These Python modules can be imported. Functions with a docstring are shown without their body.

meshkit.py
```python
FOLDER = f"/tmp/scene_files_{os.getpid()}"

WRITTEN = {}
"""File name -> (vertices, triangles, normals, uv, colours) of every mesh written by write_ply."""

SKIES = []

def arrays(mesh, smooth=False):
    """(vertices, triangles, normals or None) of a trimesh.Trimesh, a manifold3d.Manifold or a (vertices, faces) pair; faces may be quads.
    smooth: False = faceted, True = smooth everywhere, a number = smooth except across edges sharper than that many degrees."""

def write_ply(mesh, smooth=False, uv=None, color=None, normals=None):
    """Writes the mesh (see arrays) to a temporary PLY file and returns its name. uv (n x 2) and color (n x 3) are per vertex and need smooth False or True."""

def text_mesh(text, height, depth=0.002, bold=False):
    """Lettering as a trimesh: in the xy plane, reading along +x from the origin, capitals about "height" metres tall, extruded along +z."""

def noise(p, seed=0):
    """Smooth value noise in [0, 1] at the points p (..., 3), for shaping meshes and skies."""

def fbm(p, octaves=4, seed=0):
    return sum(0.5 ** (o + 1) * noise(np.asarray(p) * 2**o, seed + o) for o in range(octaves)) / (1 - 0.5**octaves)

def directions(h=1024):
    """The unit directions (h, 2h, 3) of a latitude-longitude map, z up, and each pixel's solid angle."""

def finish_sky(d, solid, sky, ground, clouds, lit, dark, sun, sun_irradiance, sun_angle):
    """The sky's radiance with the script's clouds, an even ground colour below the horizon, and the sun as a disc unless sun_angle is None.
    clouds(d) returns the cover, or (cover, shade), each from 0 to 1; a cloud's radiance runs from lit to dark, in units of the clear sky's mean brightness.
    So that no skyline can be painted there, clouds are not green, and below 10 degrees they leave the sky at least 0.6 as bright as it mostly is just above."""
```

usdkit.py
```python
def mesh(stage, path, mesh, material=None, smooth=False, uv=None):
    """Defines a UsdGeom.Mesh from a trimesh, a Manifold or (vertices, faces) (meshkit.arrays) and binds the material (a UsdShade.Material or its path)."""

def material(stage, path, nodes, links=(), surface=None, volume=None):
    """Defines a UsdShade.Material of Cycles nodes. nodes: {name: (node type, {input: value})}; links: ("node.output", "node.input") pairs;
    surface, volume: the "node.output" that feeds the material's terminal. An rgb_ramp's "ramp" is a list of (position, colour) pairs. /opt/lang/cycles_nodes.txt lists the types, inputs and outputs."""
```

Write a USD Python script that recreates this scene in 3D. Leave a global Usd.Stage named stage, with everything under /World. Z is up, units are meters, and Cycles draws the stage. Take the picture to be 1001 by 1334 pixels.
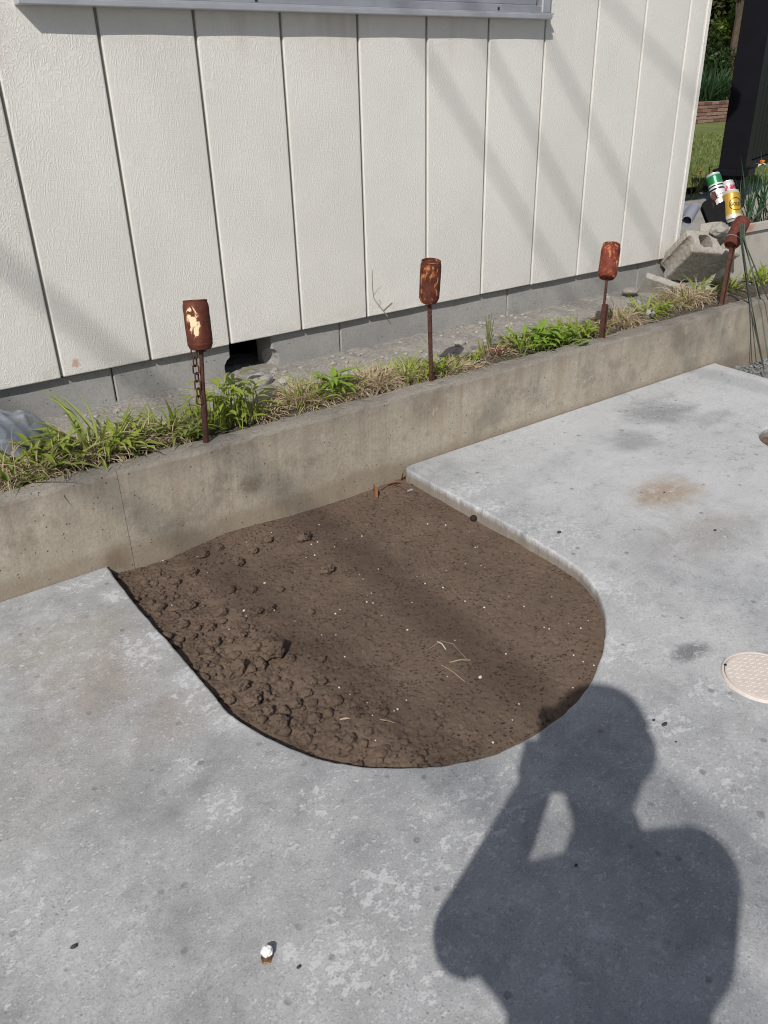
import math, numpy as np, trimesh, usdkit, meshkit
import manifold3d as m3
from shapely.geometry import Polygon, Point, box as sbox
from pxr import Usd, UsdGeom, UsdLux, UsdShade, Gf, Sdf, Vt

# ------------------------------------------------------------------ camera, sky, sun, exposure
CAM = np.array([0.0, 0.0, 1.08])
FPX, YAW, PITCH, ROLL = 1059.755, 0.605189, 0.480585, -0.027024
SUN_DIR = np.array([-0.57660, -0.47765, 0.66286])          # towards the sun
SUN_INTENSITY, SKY_STRENGTH, EXPOSURE = 1.05, 0.072, 0.0
stage = Usd.Stage.CreateInMemory()
UsdGeom.SetStageUpAxis(stage, 'Z'); UsdGeom.SetStageMetersPerUnit(stage, 1.0)
UsdGeom.Xform.Define(stage, '/World'); UsdGeom.Scope.Define(stage, '/World/Looks')
_cy, _sy, _cp, _sp = math.cos(YAW), math.sin(YAW), math.cos(PITCH), math.sin(PITCH)
FW = np.array([_sy * _cp, _cy * _cp, -_sp]); _r = np.array([_cy, -_sy, 0.0]); _u = np.cross(_r, FW)
RT = _r * math.cos(ROLL) + _u * math.sin(ROLL); UP = -_r * math.sin(ROLL) + _u * math.cos(ROLL)
cam = UsdGeom.Camera.Define(stage, '/World/camera')
cam.CreateHorizontalApertureAttr(36.0); cam.CreateVerticalApertureAttr(48.0)
cam.CreateFocalLengthAttr(36.0 * FPX / 1001.0); cam.CreateClippingRangeAttr(Gf.Vec2f(0.02, 1000))
cam.CreateExposureAttr(EXPOSURE)
cam.AddTransformOp().Set(Gf.Matrix4d(*RT, 0, *UP, 0, *(-FW), 0, *CAM, 1))
dome = UsdLux.DomeLight.Define(stage, '/World/sky')
dome.CreateIntensityAttr(1.0)
elev = math.asin(SUN_DIR[2]); rotn = math.atan2(SUN_DIR[0], SUN_DIR[1])
sky = usdkit.material(stage, '/World/Looks/sky', {
    's': ('sky_texture', {'sky_type': 'single_scattering', 'sun_disc': False, 'sun_elevation': elev, 'sun_rotation': rotn, 'altitude': 50.0, 'air_density': 1.0, 'aerosol_density': 1.4, 'ozone_density': 1.0}),
    'b': ('background_shader', {'strength': SKY_STRENGTH})}, [('s.color', 'b.color')], surface='b.background')
UsdShade.MaterialBindingAPI.Apply(dome.GetPrim()).Bind(sky)
dome.GetPrim().SetCustomDataByKey('kind', 'structure')
sun = UsdLux.DistantLight.Define(stage, '/World/sun')
sun.CreateIntensityAttr(SUN_INTENSITY); sun.CreateNormalizeAttr(True); sun.CreateAngleAttr(0.53); sun.CreateColorAttr(Gf.Vec3f(1.0, 0.96, 0.90))
_z = SUN_DIR / np.linalg.norm(SUN_DIR); _x = np.cross([0, 0, 1.0], _z); _x /= np.linalg.norm(_x); _y = np.cross(_z, _x)
sun.AddTransformOp().Set(Gf.Matrix4d(*_x, 0, *_y, 0, *_z, 0, 0, 0, 20, 1))

# ------------------------------------------------------------------ helpers
R = np.random.default_rng(7)
def ray(px, py):
    return RT * ((px - 500.5) / FPX) + UP * (-(py - 667.0) / FPX) + FW
def on_z(px, py, z):
    d = ray(px, py); return CAM + d * ((z - CAM[2]) / d[2])
def on_y(px, py, y):
    d = ray(px, py); return CAM + d * (y / d[1])
def on_depth(px, py, t):
    return CAM + ray(px, py) * t
def unit(v):
    v = np.asarray(v, float); return v / np.linalg.norm(v)

used, locs = {}, {}
def numbered(parent, name):
    k = used.get((parent, name), 0); used[(parent, name)] = k + 1
    return name if k == 0 else f'{name}_{k:03d}'
def tag(prim, label=None, cat=None, group=None, kind=None):
    for k, v in (('label', label), ('category', cat), ('group', group), ('kind', kind)):
        if v: prim.SetCustomDataByKey(k, v)
    return prim
def thing(name, label, cat, loc, group=None):
    p = '/World/' + numbered('/World', name)
    x = UsdGeom.Xform.Define(stage, p); x.AddTranslateOp().Set(Gf.Vec3d(*map(float, loc)))
    locs[p] = np.asarray(loc, float)
    return tag(x.GetPrim(), label, cat, group)
def obj(name, mesh, mat, parent=None, smooth=False, label=None, cat=None, group=None, kind=None):
    """One Mesh prim from a mesh given in world coordinates."""
    pp = str(parent.GetPath()) if parent else '/World'
    path = pp + '/' + numbered(pp, name)
    v, f, n = meshkit.arrays(mesh, smooth)
    root = '/'.join(pp.split('/')[:3])
    if parent and root in locs: v = v - locs[root]
    m = UsdGeom.Mesh.Define(stage, path)
    m.CreatePointsAttr(Vt.Vec3fArray.FromNumpy(np.ascontiguousarray(v, np.float32)))
    m.CreateFaceVertexCountsAttr(Vt.IntArray.FromNumpy(np.full(len(f), 3, np.int32)))
    m.CreateFaceVertexIndicesAttr(Vt.IntArray.FromNumpy(np.ascontiguousarray(f, np.int32).ravel()))
    m.CreateSubdivisionSchemeAttr('none')
    if n is not None:
        m.CreateNormalsAttr(Vt.Vec3fArray.FromNumpy(n.astype(np.float32))); m.SetNormalsInterpolation('vertex')
    UsdShade.MaterialBindingAPI.Apply(m.GetPrim()).Bind(mat)
    return tag(m.GetPrim(), label, cat, group, kind)

class NB:
    """Collects Cycles nodes for one material."""
    def __init__(s): s.nodes, s.links, s.i = {}, [], 0
    def n(s, kind, out, **kw):
        s.i += 1; name = f'n{s.i}'; vals = {}
        for k, v in kw.items():
            if isinstance(v, str) and '.' in v: s.links.append((v, f'{name}.{k}'))
            else: vals[k] = v
        s.nodes[name] = (kind, vals)
        return f'{name}.{out}'
    def pos(s): return s.n('geometry', 'position')
    def ob(s): return s.n('texture_coordinate', 'object')
    def noise(s, vec, scale, detail=3, rough=0.55, dist=0.0, out='fac'): return s.n('noise_texture', out, vector=vec, scale=scale, detail=detail, roughness=rough, distortion=dist)
    def vor(s, vec, scale, out='distance', feature='f1', rnd=1.0): return s.n('voronoi_texture', out, vector=vec, scale=scale, feature=feature, randomness=rnd)
    def mp(s, val, a, b, c=0.0, d=1.0, t='smoothstep'): return s.n('map_range', 'result', value=val, from_min=a, from_max=b, to_min=c, to_max=d, range_type=t, clamp=True)
    def m(s, op, a, b=0.5, clamp=False): return s.n('math', 'value', math_type=op, value1=a, value2=b, use_clamp=clamp)
    def mix(s, fac, a, b, t='mix'): return s.n('mix_color', 'result', blend_type=t, fac=fac, a=a, b=b)
    def ramp(s, fac, stops): return s.n('rgb_ramp', 'color', fac=fac, ramp=stops)
    def bump(s, h, dist, strength=1.0, normal=None):
        kw = dict(height=h, distance=dist, strength=strength)
        if normal: kw['normal'] = normal
        return s.n('bump', 'normal', **kw)
    def scalev(s, vec, sc): return s.n('mapping', 'vector', vector=vec, scale=sc, mapping_type='point')
    def blob(s, vec, c, r, wob=None, amt=0.0, soft=0.6):
        """1 inside an ellipsoid round c with radii r, fading out; wob is a noise that breaks its outline."""
        d = s.n('vector_math', 'vector', math_type='subtract', vector1=vec, vector2=tuple(map(float, c)))
        d = s.n('vector_math', 'vector', math_type='divide', vector1=d, vector2=tuple(map(float, r)))
        l = s.n('vector_math', 'value', math_type='length', vector1=d)
        if wob: l = s.m('add', l, s.m('multiply', s.m('subtract', wob, 0.5), amt))
        return s.mp(l, 1 - soft, 1 + soft * 0.35, 1.0, 0.0)
    def done(s, name, color, rough=0.8, normal=None, **kw):
        a = dict(base_color=color, roughness=rough, **kw)
        if normal: a['normal'] = normal
        o = s.n('principled_bsdf', 'BSDF', **a)
        return usdkit.material(stage, '/World/Looks/' + name, s.nodes, s.links, surface=o)
    def leafy(s, name, color, rough=0.5, trans=0.35, tcol=None):
        a = s.n('principled_bsdf', 'BSDF', base_color=color, roughness=rough, specular_ior_level=0.35)
        b = s.n('translucent_bsdf', 'BSDF', color=tcol or color)
        o = s.n('mix_closure', 'closure', fac=trans, closure1=a, closure2=b)
        return usdkit.material(stage, '/World/Looks/' + name, s.nodes, s.links, surface=o)

def bx(x0, x1, y0, y1, z0, z1):
    m = trimesh.creation.box([x1 - x0, y1 - y0, z1 - z0]); m.apply_translation([(x0 + x1) / 2, (y0 + y1) / 2, (z0 + z1) / 2]); return m
def rbx(x0, x1, y0, y1, z0, z1, c=0.004):
    """A box with chamfered edges."""
    pts = []
    for sx in (0, 1):
        for sy in (0, 1):
            for sz in (0, 1):
                X, Y, Z = (x1 if sx else x0), (y1 if sy else y0), (z1 if sz else z0)
                dx, dy, dz = (-c if sx else c), (-c if sy else c), (-c if sz else c)
                pts += [[X + dx, Y + dy, Z], [X + dx, Y, Z + dz], [X, Y + dy, Z + dz]]
    return trimesh.convex.convex_hull(np.array(pts))
def cat(ms): return trimesh.util.concatenate(ms)
def tube(pts, r, n=8, caps=True):
    pts = np.asarray(pts, float); r = np.broadcast_to(np.asarray(r, float), (len(pts),))
    t = np.gradient(pts, axis=0); t /= np.linalg.norm(t, axis=1, keepdims=True)
    ref = np.array([0, 0, 1.0]) if abs(t[0, 2]) < 0.9 else np.array([1.0, 0, 0])
    v, f = [], []
    a = unit(np.cross(t[0], ref))
    for i in range(len(pts)):
        a = unit(a - t[i] * (a @ t[i])); b = np.cross(t[i], a)
        for k in range(n):
            th = 2 * math.pi * k / n
            v.append(pts[i] + r[i] * (a * math.cos(th) + b * math.sin(th)))
    for i in range(len(pts) - 1):
        for k in range(n):
            p, q = i * n + k, i * n + (k + 1) % n
            f += [[p, q, q + n], [p, q + n, p + n]]
    if caps:
        v += [pts[0], pts[-1]]; c0, c1 = len(v) - 2, len(v) - 1
        for k in range(n):
            f += [[c0, (k + 1) % n, k], [c1, (len(pts) - 1) * n + k, (len(pts) - 1) * n + (k + 1) % n]]
    return trimesh.Trimesh(np.array(v), np.array(f), process=False)
def lathe(prof, n=32):
    """Revolves (r, z) pairs round z."""
    prof = np.asarray(prof, float); th = np.arange(n) * 2 * math.pi / n
    v = np.stack([np.outer(prof[:, 0], np.cos(th)), np.outer(prof[:, 0], np.sin(th)), np.repeat(prof[:, 1:2], n, 1)], -1).reshape(-1, 3)
    f = []
    for i in range(len(prof) - 1):
        for k in range(n):
            p, q = i * n + k, i * n + (k + 1) % n
            f += [[p, q, q + n], [p, q + n, p + n]]
    return trimesh.Trimesh(v, np.array(f), process=False)
def frame(mesh, o, x, y, z):
    M = np.eye(4); M[:3, 0], M[:3, 1], M[:3, 2], M[:3, 3] = x, y, z, o
    mesh = mesh.copy(); mesh.apply_transform(M); return mesh
def axis_frame(z, hint=(0, -1, 0)):
    z = unit(z); x = unit(np.cross(np.asarray(hint, float), z)); return x, np.cross(z, x), z
_rocks = {}
def rough_rock(c, r, seed, amp=0.25, sub=2, freq=1.6):
    key = (seed, amp, sub, freq)
    if key not in _rocks:
        m = trimesh.creation.icosphere(sub, 1.0); d = np.array(m.vertices)
        k = 1 + amp * 2 * (meshkit.fbm(d * freq + seed * 7.3 + 20, 3, seed) - 0.5)
        _rocks[key] = (d * k[:, None], np.array(m.faces))
    v, f = _rocks[key]
    return trimesh.Trimesh(v * np.asarray(r, float) + np.asarray(c, float), f, process=False)
def grid(xs, ys, zf):
    X, Y = np.meshgrid(xs, ys); Z = zf(X, Y); nx, ny = len(xs), len(ys)
    v = np.stack([X, Y, Z], -1).reshape(-1, 3); i = np.arange((ny - 1) * nx).reshape(ny - 1, nx)[:, :-1].ravel()
    f = np.concatenate([np.stack([i, i + 1, i + nx + 1], 1), np.stack([i, i + nx + 1, i + nx], 1)])
    return trimesh.Trimesh(v, f, process=False)
def f2(X, Y, s, o=4, seed=0):
    return meshkit.fbm(np.stack([X * s, Y * s, np.full_like(X, seed * 3.7 + 0.5)], -1) + 1000, o, seed) - 0.5

# ------------------------------------------------------------------ the measured place
D = 2.46                       # front of the siding
YP = 1.9386                    # front of the planter kerb
ZB = 0.2316                    # top of the kerb
ZS = 0.339                     # bottom of the siding
def zs(x): return -0.027 + 0.0130 * np.asarray(x, float)     # the slab falls gently to the left
def on_slab(px, py):
    d = ray(px, py); k = (-0.027 + 0.0130 * CAM[0] - CAM[2]) / (d[2] - 0.0130 * d[0]); return CAM + d * k

# ------------------------------------------------------------------ materials
def mat_siding(name, tint):
    b = NB(); p = b.pos()
    q = b.scalev(p, (1.0, 1.0, 0.8))
    w = b.noise(q, 82, 0.6, 0.4, 1.7)
    ridge = b.m('absolute', b.m('subtract', w, 0.5))
    h = b.mp(ridge, 0.01, 0.085, 1.0, 0.0)
    fine = b.noise(p, 420, 2)
    hh = b.m('add', h, b.m('multiply', fine, 0.35))
    big = b.noise(p, 2.2, 4, 0.6)
    sep = b.n('separate_xyz', 'z', vector=p)
    stain = b.m('multiply', b.mp(sep, 1.05, 1.30), b.m('multiply', b.mp(b.noise(b.scalev(p, (7, 7, 1.2)), 1.0, 4, 0.6), 0.48, 0.8), b.mp(b.n('separate_xyz', 'x', vector=p), 2.46, 2.38)))
    foot = b.m('multiply', b.mp(sep, 0.42, 0.33), b.mp(b.noise(p, 14, 4), 0.4, 0.7))
    c = b.mix(b.mp(big, 0.35, 0.65), tuple(0.93 * t for t in tint), tint)
    c = b.mix(b.m('multiply', stain, 0.55), c, (0.36, 0.30, 0.22))
    c = b.mix(b.m('multiply', foot, 0.25), c, (0.35, 0.31, 0.25))
    sx = b.blob(p, (0.60, D, 0.375), (0.012, 0.06, 0.014), b.noise(p, 130, 3), 2.4)
    c = b.mix(b.m('multiply', sx, 0.65), c, (0.45, 0.20, 0.09))
    spk = b.mp(b.vor(p, 26), 0.035, 0.018)
    c = b.mix(b.m('multiply', spk, b.mp(b.noise(p, 9, 1), 0.62, 0.66)), c, (0.10, 0.08, 0.06))
    return b.done(name, c, 0.55, b.bump(hh, 0.0013, 0.60), specular_ior_level=0.4)
M_SIDING = [mat_siding('cream_siding', (0.71, 0.690, 0.650)), mat_siding('cream_siding_b', (0.695, 0.675, 0.635))]

def mat_concrete(name, c0, c1, c2, fine=1.0, dirt=None, pits=0.6, bumpd=0.002, zband=None):
    b = NB(); p = b.pos()
    n1 = b.noise(p, 2.6, 5, 0.6); n2 = b.noise(p, 16, 5, 0.65); n3 = b.noise(p, 140, 3, 0.6)
    c = b.mix(b.mp(n1, 0.35, 0.65), c0, c1)
    c = b.mix(b.m('multiply', b.mp(n2, 0.5, 0.72), 0.6), c, c2)
    c = b.mix(b.m('multiply', b.mp(n3, 0.35, 0.75), 0.35 * fine), c, tuple(0.55 * t for t in c0))
    pit = b.m('multiply', b.mp(b.vor(p, 75), 0.22, 0.10), b.mp(b.noise(p, 40, 2), 0.55, 0.62))
    c = b.mix(b.m('multiply', pit, pits), c, tuple(0.3 * t for t in c0))
    if dirt:
        for (ctr, rad, col, k) in dirt:
            c = b.mix(b.m('multiply', b.blob(p, ctr, rad, n2, 2.6, 0.9), k * 0.8), c, col)
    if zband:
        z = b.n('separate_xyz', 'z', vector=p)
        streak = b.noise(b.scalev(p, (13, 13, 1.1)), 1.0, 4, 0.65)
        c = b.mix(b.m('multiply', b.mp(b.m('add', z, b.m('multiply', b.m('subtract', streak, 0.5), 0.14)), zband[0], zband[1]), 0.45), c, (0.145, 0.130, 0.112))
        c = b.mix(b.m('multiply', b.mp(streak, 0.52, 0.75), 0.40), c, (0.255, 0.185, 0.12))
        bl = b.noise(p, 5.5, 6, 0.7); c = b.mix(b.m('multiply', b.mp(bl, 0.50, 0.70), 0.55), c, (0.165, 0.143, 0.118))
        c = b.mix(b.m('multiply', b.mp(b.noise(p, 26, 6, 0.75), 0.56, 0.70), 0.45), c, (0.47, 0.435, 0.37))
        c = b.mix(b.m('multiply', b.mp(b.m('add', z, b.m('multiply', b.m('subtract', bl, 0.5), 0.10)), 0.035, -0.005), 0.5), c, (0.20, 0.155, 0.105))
    h = b.m('add', b.m('multiply', n3, 0.5), b.m('subtract', b.m('multiply', n2, 0.6), b.m('multiply', pit, 0.9)))
    return b.done(name, c, 0.88, b.bump(h, bumpd, 0.7), specular_ior_level=0.25)
_g = lambda px, py, y=YP: tuple(on_y(px, py, y))
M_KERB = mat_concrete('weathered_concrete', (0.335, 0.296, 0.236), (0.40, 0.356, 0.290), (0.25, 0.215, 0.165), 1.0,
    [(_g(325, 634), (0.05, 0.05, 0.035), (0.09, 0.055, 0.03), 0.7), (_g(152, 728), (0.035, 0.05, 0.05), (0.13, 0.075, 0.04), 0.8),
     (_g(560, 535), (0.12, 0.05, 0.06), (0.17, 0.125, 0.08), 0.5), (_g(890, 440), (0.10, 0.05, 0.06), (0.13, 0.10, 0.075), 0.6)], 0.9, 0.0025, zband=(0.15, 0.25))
M_KERB_TOP = mat_concrete('mossy_kerb_top', (0.205, 0.188, 0.165), (0.26, 0.24, 0.212), (0.11, 0.098, 0.082), 1.4, None, 0.8, 0.004)
M_FOUND = mat_concrete('foundation_concrete', (0.27, 0.265, 0.255), (0.33, 0.325, 0.31), (0.22, 0.215, 0.205), 0.9, None, 0.8, 0.002)
M_BLOCK = mat_concrete('coarse_block', (0.31, 0.285, 0.25), (0.38, 0.35, 0.31), (0.20, 0.18, 0.155), 1.3, None, 1.0, 0.006)
M_RUBBLE = mat_concrete('pale_rubble', (0.30, 0.285, 0.26), (0.36, 0.34, 0.31), (0.18, 0.165, 0.14), 1.3, None, 0.9, 0.005)

def mat_slab():
    b = NB(); p = b.pos(); q = b.scalev(p, (1, 1, 0.2))
    n1 = b.noise(q, 1.7, 5, 0.62); n2 = b.noise(q, 9, 6, 0.68, 0.4); n3 = b.noise(q, 60, 4, 0.65); n4 = b.noise(q, 260, 2, 0.6)
    c = b.mix(b.mp(n1, 0.36, 0.64), (0.260, 0.265, 0.273), (0.352, 0.355, 0.358))
    c = b.mix(b.m('multiply', b.mp(n2, 0.44, 0.66), 0.5), c, (0.43, 0.435, 0.44))
    c = b.mix(b.m('multiply', b.mp(n2, 0.47, 0.30), 0.55), c, (0.19, 0.195, 0.20))
    xg = b.n('separate_xyz', 'x', vector=q); far = b.mp(b.m('add', xg, b.m('multiply', b.m('subtract', n1, 0.5), 1.2)), 0.9, 2.0)
    c = b.mix(b.m('multiply', far, 0.50), c, (0.57, 0.575, 0.585))
    W = lambda px, py: tuple(on_slab(px, py) * [1, 1, 0])
    tan = [((870, 640), (0.14, 0.10, .1), (0.31, 0.235, 0.16), 0.9), ((925, 690), (0.22, 0.10, .1), (0.27, 0.245, 0.21), 0.5), ((130, 880), (0.16, 0.20, .1), (0.29, 0.245, 0.21), 0.6),
           ((230, 930), (0.10, 0.10, .1), (0.28, 0.235, 0.20), 0.5), ((80, 830), (0.25, 0.10, .1), (0.29, 0.27, 0.235), 0.55), ((60, 1010), (0.20, 0.16, .1), (0.30, 0.285, 0.255), 0.45)]
    for (px, r, col, k) in tan: c = b.mix(b.m('multiply', b.blob(q, W(*px), r, n2, 1.3, 0.8), k), c, col)
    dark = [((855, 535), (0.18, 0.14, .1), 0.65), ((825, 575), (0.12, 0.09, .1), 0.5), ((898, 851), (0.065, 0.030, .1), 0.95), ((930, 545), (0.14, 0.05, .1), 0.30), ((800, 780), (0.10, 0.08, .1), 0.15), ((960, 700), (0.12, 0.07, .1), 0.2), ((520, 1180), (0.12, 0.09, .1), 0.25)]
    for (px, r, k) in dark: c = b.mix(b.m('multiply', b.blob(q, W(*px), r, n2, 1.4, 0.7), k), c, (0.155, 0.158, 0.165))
    pale = [((285, 1050), (0.055, 0.050, .1), 0.8), ((240, 1000), (0.05, 0.04, .1), 0.5), ((300, 1140), (0.05, 0.045, .1), 0.55), ((375, 1240), (0.035, 0.03, .1), 0.7), ((110, 760), (0.10, 0.05, .1), 0.8), ((185, 850), (0.05, 0.10, .1), 0.7),
            ((260, 910), (0.05, 0.08, .1), 0.6), ((600, 640), (0.20, 0.07, .1), 0.8), ((720, 690), (0.14, 0.16, .1), 0.7), ((790, 760), (0.06, 0.10, .1), 0.7), ((800, 850), (0.06, 0.06, .1), 0.6), ((700, 560), (0.30, 0.14, .1), 0.55), ((830, 600), (0.35, 0.05, .1), 0.4), ((875, 940), (0.06, 0.05, .1), 0.7),
            ((600, 1040), (0.12, 0.035, .1), 0.6), ((420, 1030), (0.10, 0.03, .1), 0.5), ((880, 520), (0.2, 0.05, .1), 0.5), ((940, 610), (0.16, 0.07, .1), 0.35)]
    pale += [((205, 830), (0.035, 0.06, .1), 0.8), ((245, 885), (0.035, 0.05, .1), 0.8), ((295, 940), (0.04, 0.04, .1), 0.7), ((150, 775), (0.05, 0.05, .1), 0.8), ((640, 660), (0.07, 0.05, .1), 0.9), ((705, 700), (0.06, 0.05, .1), 0.9), ((780, 762), (0.04, 0.06, .1), 0.9), ((805, 835), (0.03, 0.06, .1), 0.8),
             ((600, 1110), (0.11, 0.07, .1), 0.65), ((520, 1150), (0.10, 0.08, .1), 0.6), ((450, 1250), (0.09, 0.07, .1), 0.7), ((540, 1280), (0.08, 0.07, .1), 0.5), ((640, 1075), (0.08, 0.05, .1), 0.7), ((960, 1010), (0.12, 0.10, .1), 0.5), ((930, 900), (0.08, 0.06, .1), 0.6), ((30, 1200), (0.10, 0.10, .1), 0.35), ((420, 1080), (0.10, 0.06, .1), 0.45)]
    m = None
    for (px, r, k) in pale:
        t = b.m('multiply', b.blob(q, W(*px), r, n2, 1.5, 0.75), k)
        m = t if m is None else b.m('maximum', m, t)
    f1 = b.noise(b.scalev(q, (1, 1.25, 1)), 50, 8, 0.76, 0.25)
    thr = b.m('subtract', f1, b.m('multiply', m, 0.30))
    flake = b.mp(b.m('add', b.m('add', f1, b.m('multiply', m, 0.15)), b.m('multiply', b.m('subtract', n1, 0.5), 0.16)), 0.575, 0.625)
    c = b.mix(b.m('multiply', m, 0.45), c, (0.47, 0.475, 0.485))
    c = b.mix(b.m('multiply', flake, 0.66), c, (0.55, 0.555, 0.565))
    f3 = b.noise(b.scalev(q, (1, 1.15, 1)), 20, 9, 0.80, 0.2)
    c = b.mix(b.m('multiply', b.m('multiply', b.mp(f3, 0.52, 0.60), b.mp(n1, 0.40, 0.62)), 0.50), c, (0.52, 0.525, 0.535))
    c = b.mix(b.m('multiply', b.m('multiply', b.mp(f3, 0.47, 0.39), b.mp(n1, 0.62, 0.42)), 0.45), c, (0.185, 0.188, 0.195))
    f2_ = b.noise(b.scalev(q, (1.2, 1, 1)), 52, 7, 0.78)
    c = b.mix(b.m('multiply', b.mp(f2_, 0.585, 0.66), 0.45), c, (0.17, 0.172, 0.178))
    fl = b.m('multiply', b.mp(b.noise(b.scalev(q, (1, 1.6, 1)), 120, 3, 0.6), 0.60, 0.66), b.mp(n2, 0.36, 0.55))
    c = b.mix(b.m('multiply', fl, 0.6), c, (0.55, 0.555, 0.56))
    n5 = b.noise(q, 420, 2, 0.7)
    c = b.mix(b.m('multiply', b.mp(n4, 0.50, 0.72), 0.42), c, (0.135, 0.137, 0.142))
    c = b.mix(b.m('multiply', b.mp(n5, 0.54, 0.74), 0.50), c, (0.56, 0.565, 0.57))
    v = b.vor(q, 24); pit = b.m('multiply', b.mp(b.m('add', v, b.m('multiply', n3, 0.12)), 0.25, 0.16), b.mp(b.noise(q, 11, 2), 0.50, 0.60))
    v2 = b.vor(q, 95); pit2 = b.m('multiply', b.mp(v2, 0.24, 0.10), b.mp(b.noise(q, 8, 4), 0.53, 0.66))
    pt = b.m('maximum', b.m('multiply', pit, 0.9), b.m('multiply', pit2, 0.7))
    c = b.mix(b.m('multiply', pt, 0.6), c, (0.12, 0.118, 0.115))
    zg = b.m('subtract', b.n('separate_xyz', 'z', vector=p), b.m('subtract', b.m('multiply', xg, 0.0130), 0.027))
    side = b.mp(b.m('add', zg, b.m('multiply', b.m('subtract', n3, 0.5), 0.02)), -0.006, -0.022)
    c = b.mix(b.m('multiply', side, 0.8), c, (0.20, 0.165, 0.13))
    h = b.m('add', b.m('add', b.m('multiply', n3, 0.6), b.m('multiply', flake, 0.4)), b.m('subtract', b.m('multiply', n4, 0.25), pt))
    return b.done('slab_concrete', c, b.mp(n1, 0.3, 0.7, 0.72, 0.9), b.bump(h, 0.0016, 0.6), specular_ior_level=0.3)
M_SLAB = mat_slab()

def mat_soil(name, k=1.0):
    b = NB(); p = b.pos()
    n1 = b.noise(p, 5, 4, 0.6); n2 = b.noise(p, 60, 4, 0.65); n3 = b.noise(p, 380, 3, 0.6)
    c = b.mix(b.mp(n1, 0.35, 0.65), tuple(k * t for t in (0.116, 0.082, 0.061)), tuple(k * t for t in (0.146, 0.104, 0.078)))
    c = b.mix(b.m('multiply', b.mp(n2, 0.52, 0.72), 0.7), c, tuple(k * t for t in (0.052, 0.037, 0.028)))
    c = b.mix(b.m('multiply', b.mp(n3, 0.45, 0.75), 0.5), c, tuple(k * t for t in (0.185, 0.140, 0.110)))
    isl = b.n('geometry', 'random_per_island')
    if name == 'clod_soil': c = b.mix(b.mp(isl, 0.3, 0.9, 0, 0.55), c, (0.055, 0.039, 0.030))
    v = b.vor(b.scalev(p, (1, 1.5, 1)), 62); v2 = b.vor(p, 120)
    sp = b.m('maximum', b.m('multiply', b.mp(v, 0.30, 0.16), b.mp(b.noise(p, 34, 4, 0.7), 0.47, 0.56)), b.m('multiply', b.mp(v2, 0.34, 0.18), b.mp(b.noise(p, 18, 4, 0.7), 0.48, 0.60)))
    c = b.mix(b.m('multiply', sp, 0.72), c, (0.040, 0.027, 0.020))
    h = b.m('subtract', b.m('add', b.m('multiply', n2, 0.5), b.m('multiply', n3, 0.5)), b.m('multiply', sp, 0.6))
    return b.done(name, c, 0.95, b.bump(h, 0.0042, 0.9), specular_ior_level=0.12)
M_SOIL, M_CLOD = mat_soil('dark_soil'), mat_soil('clod_soil', 0.92)

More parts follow.
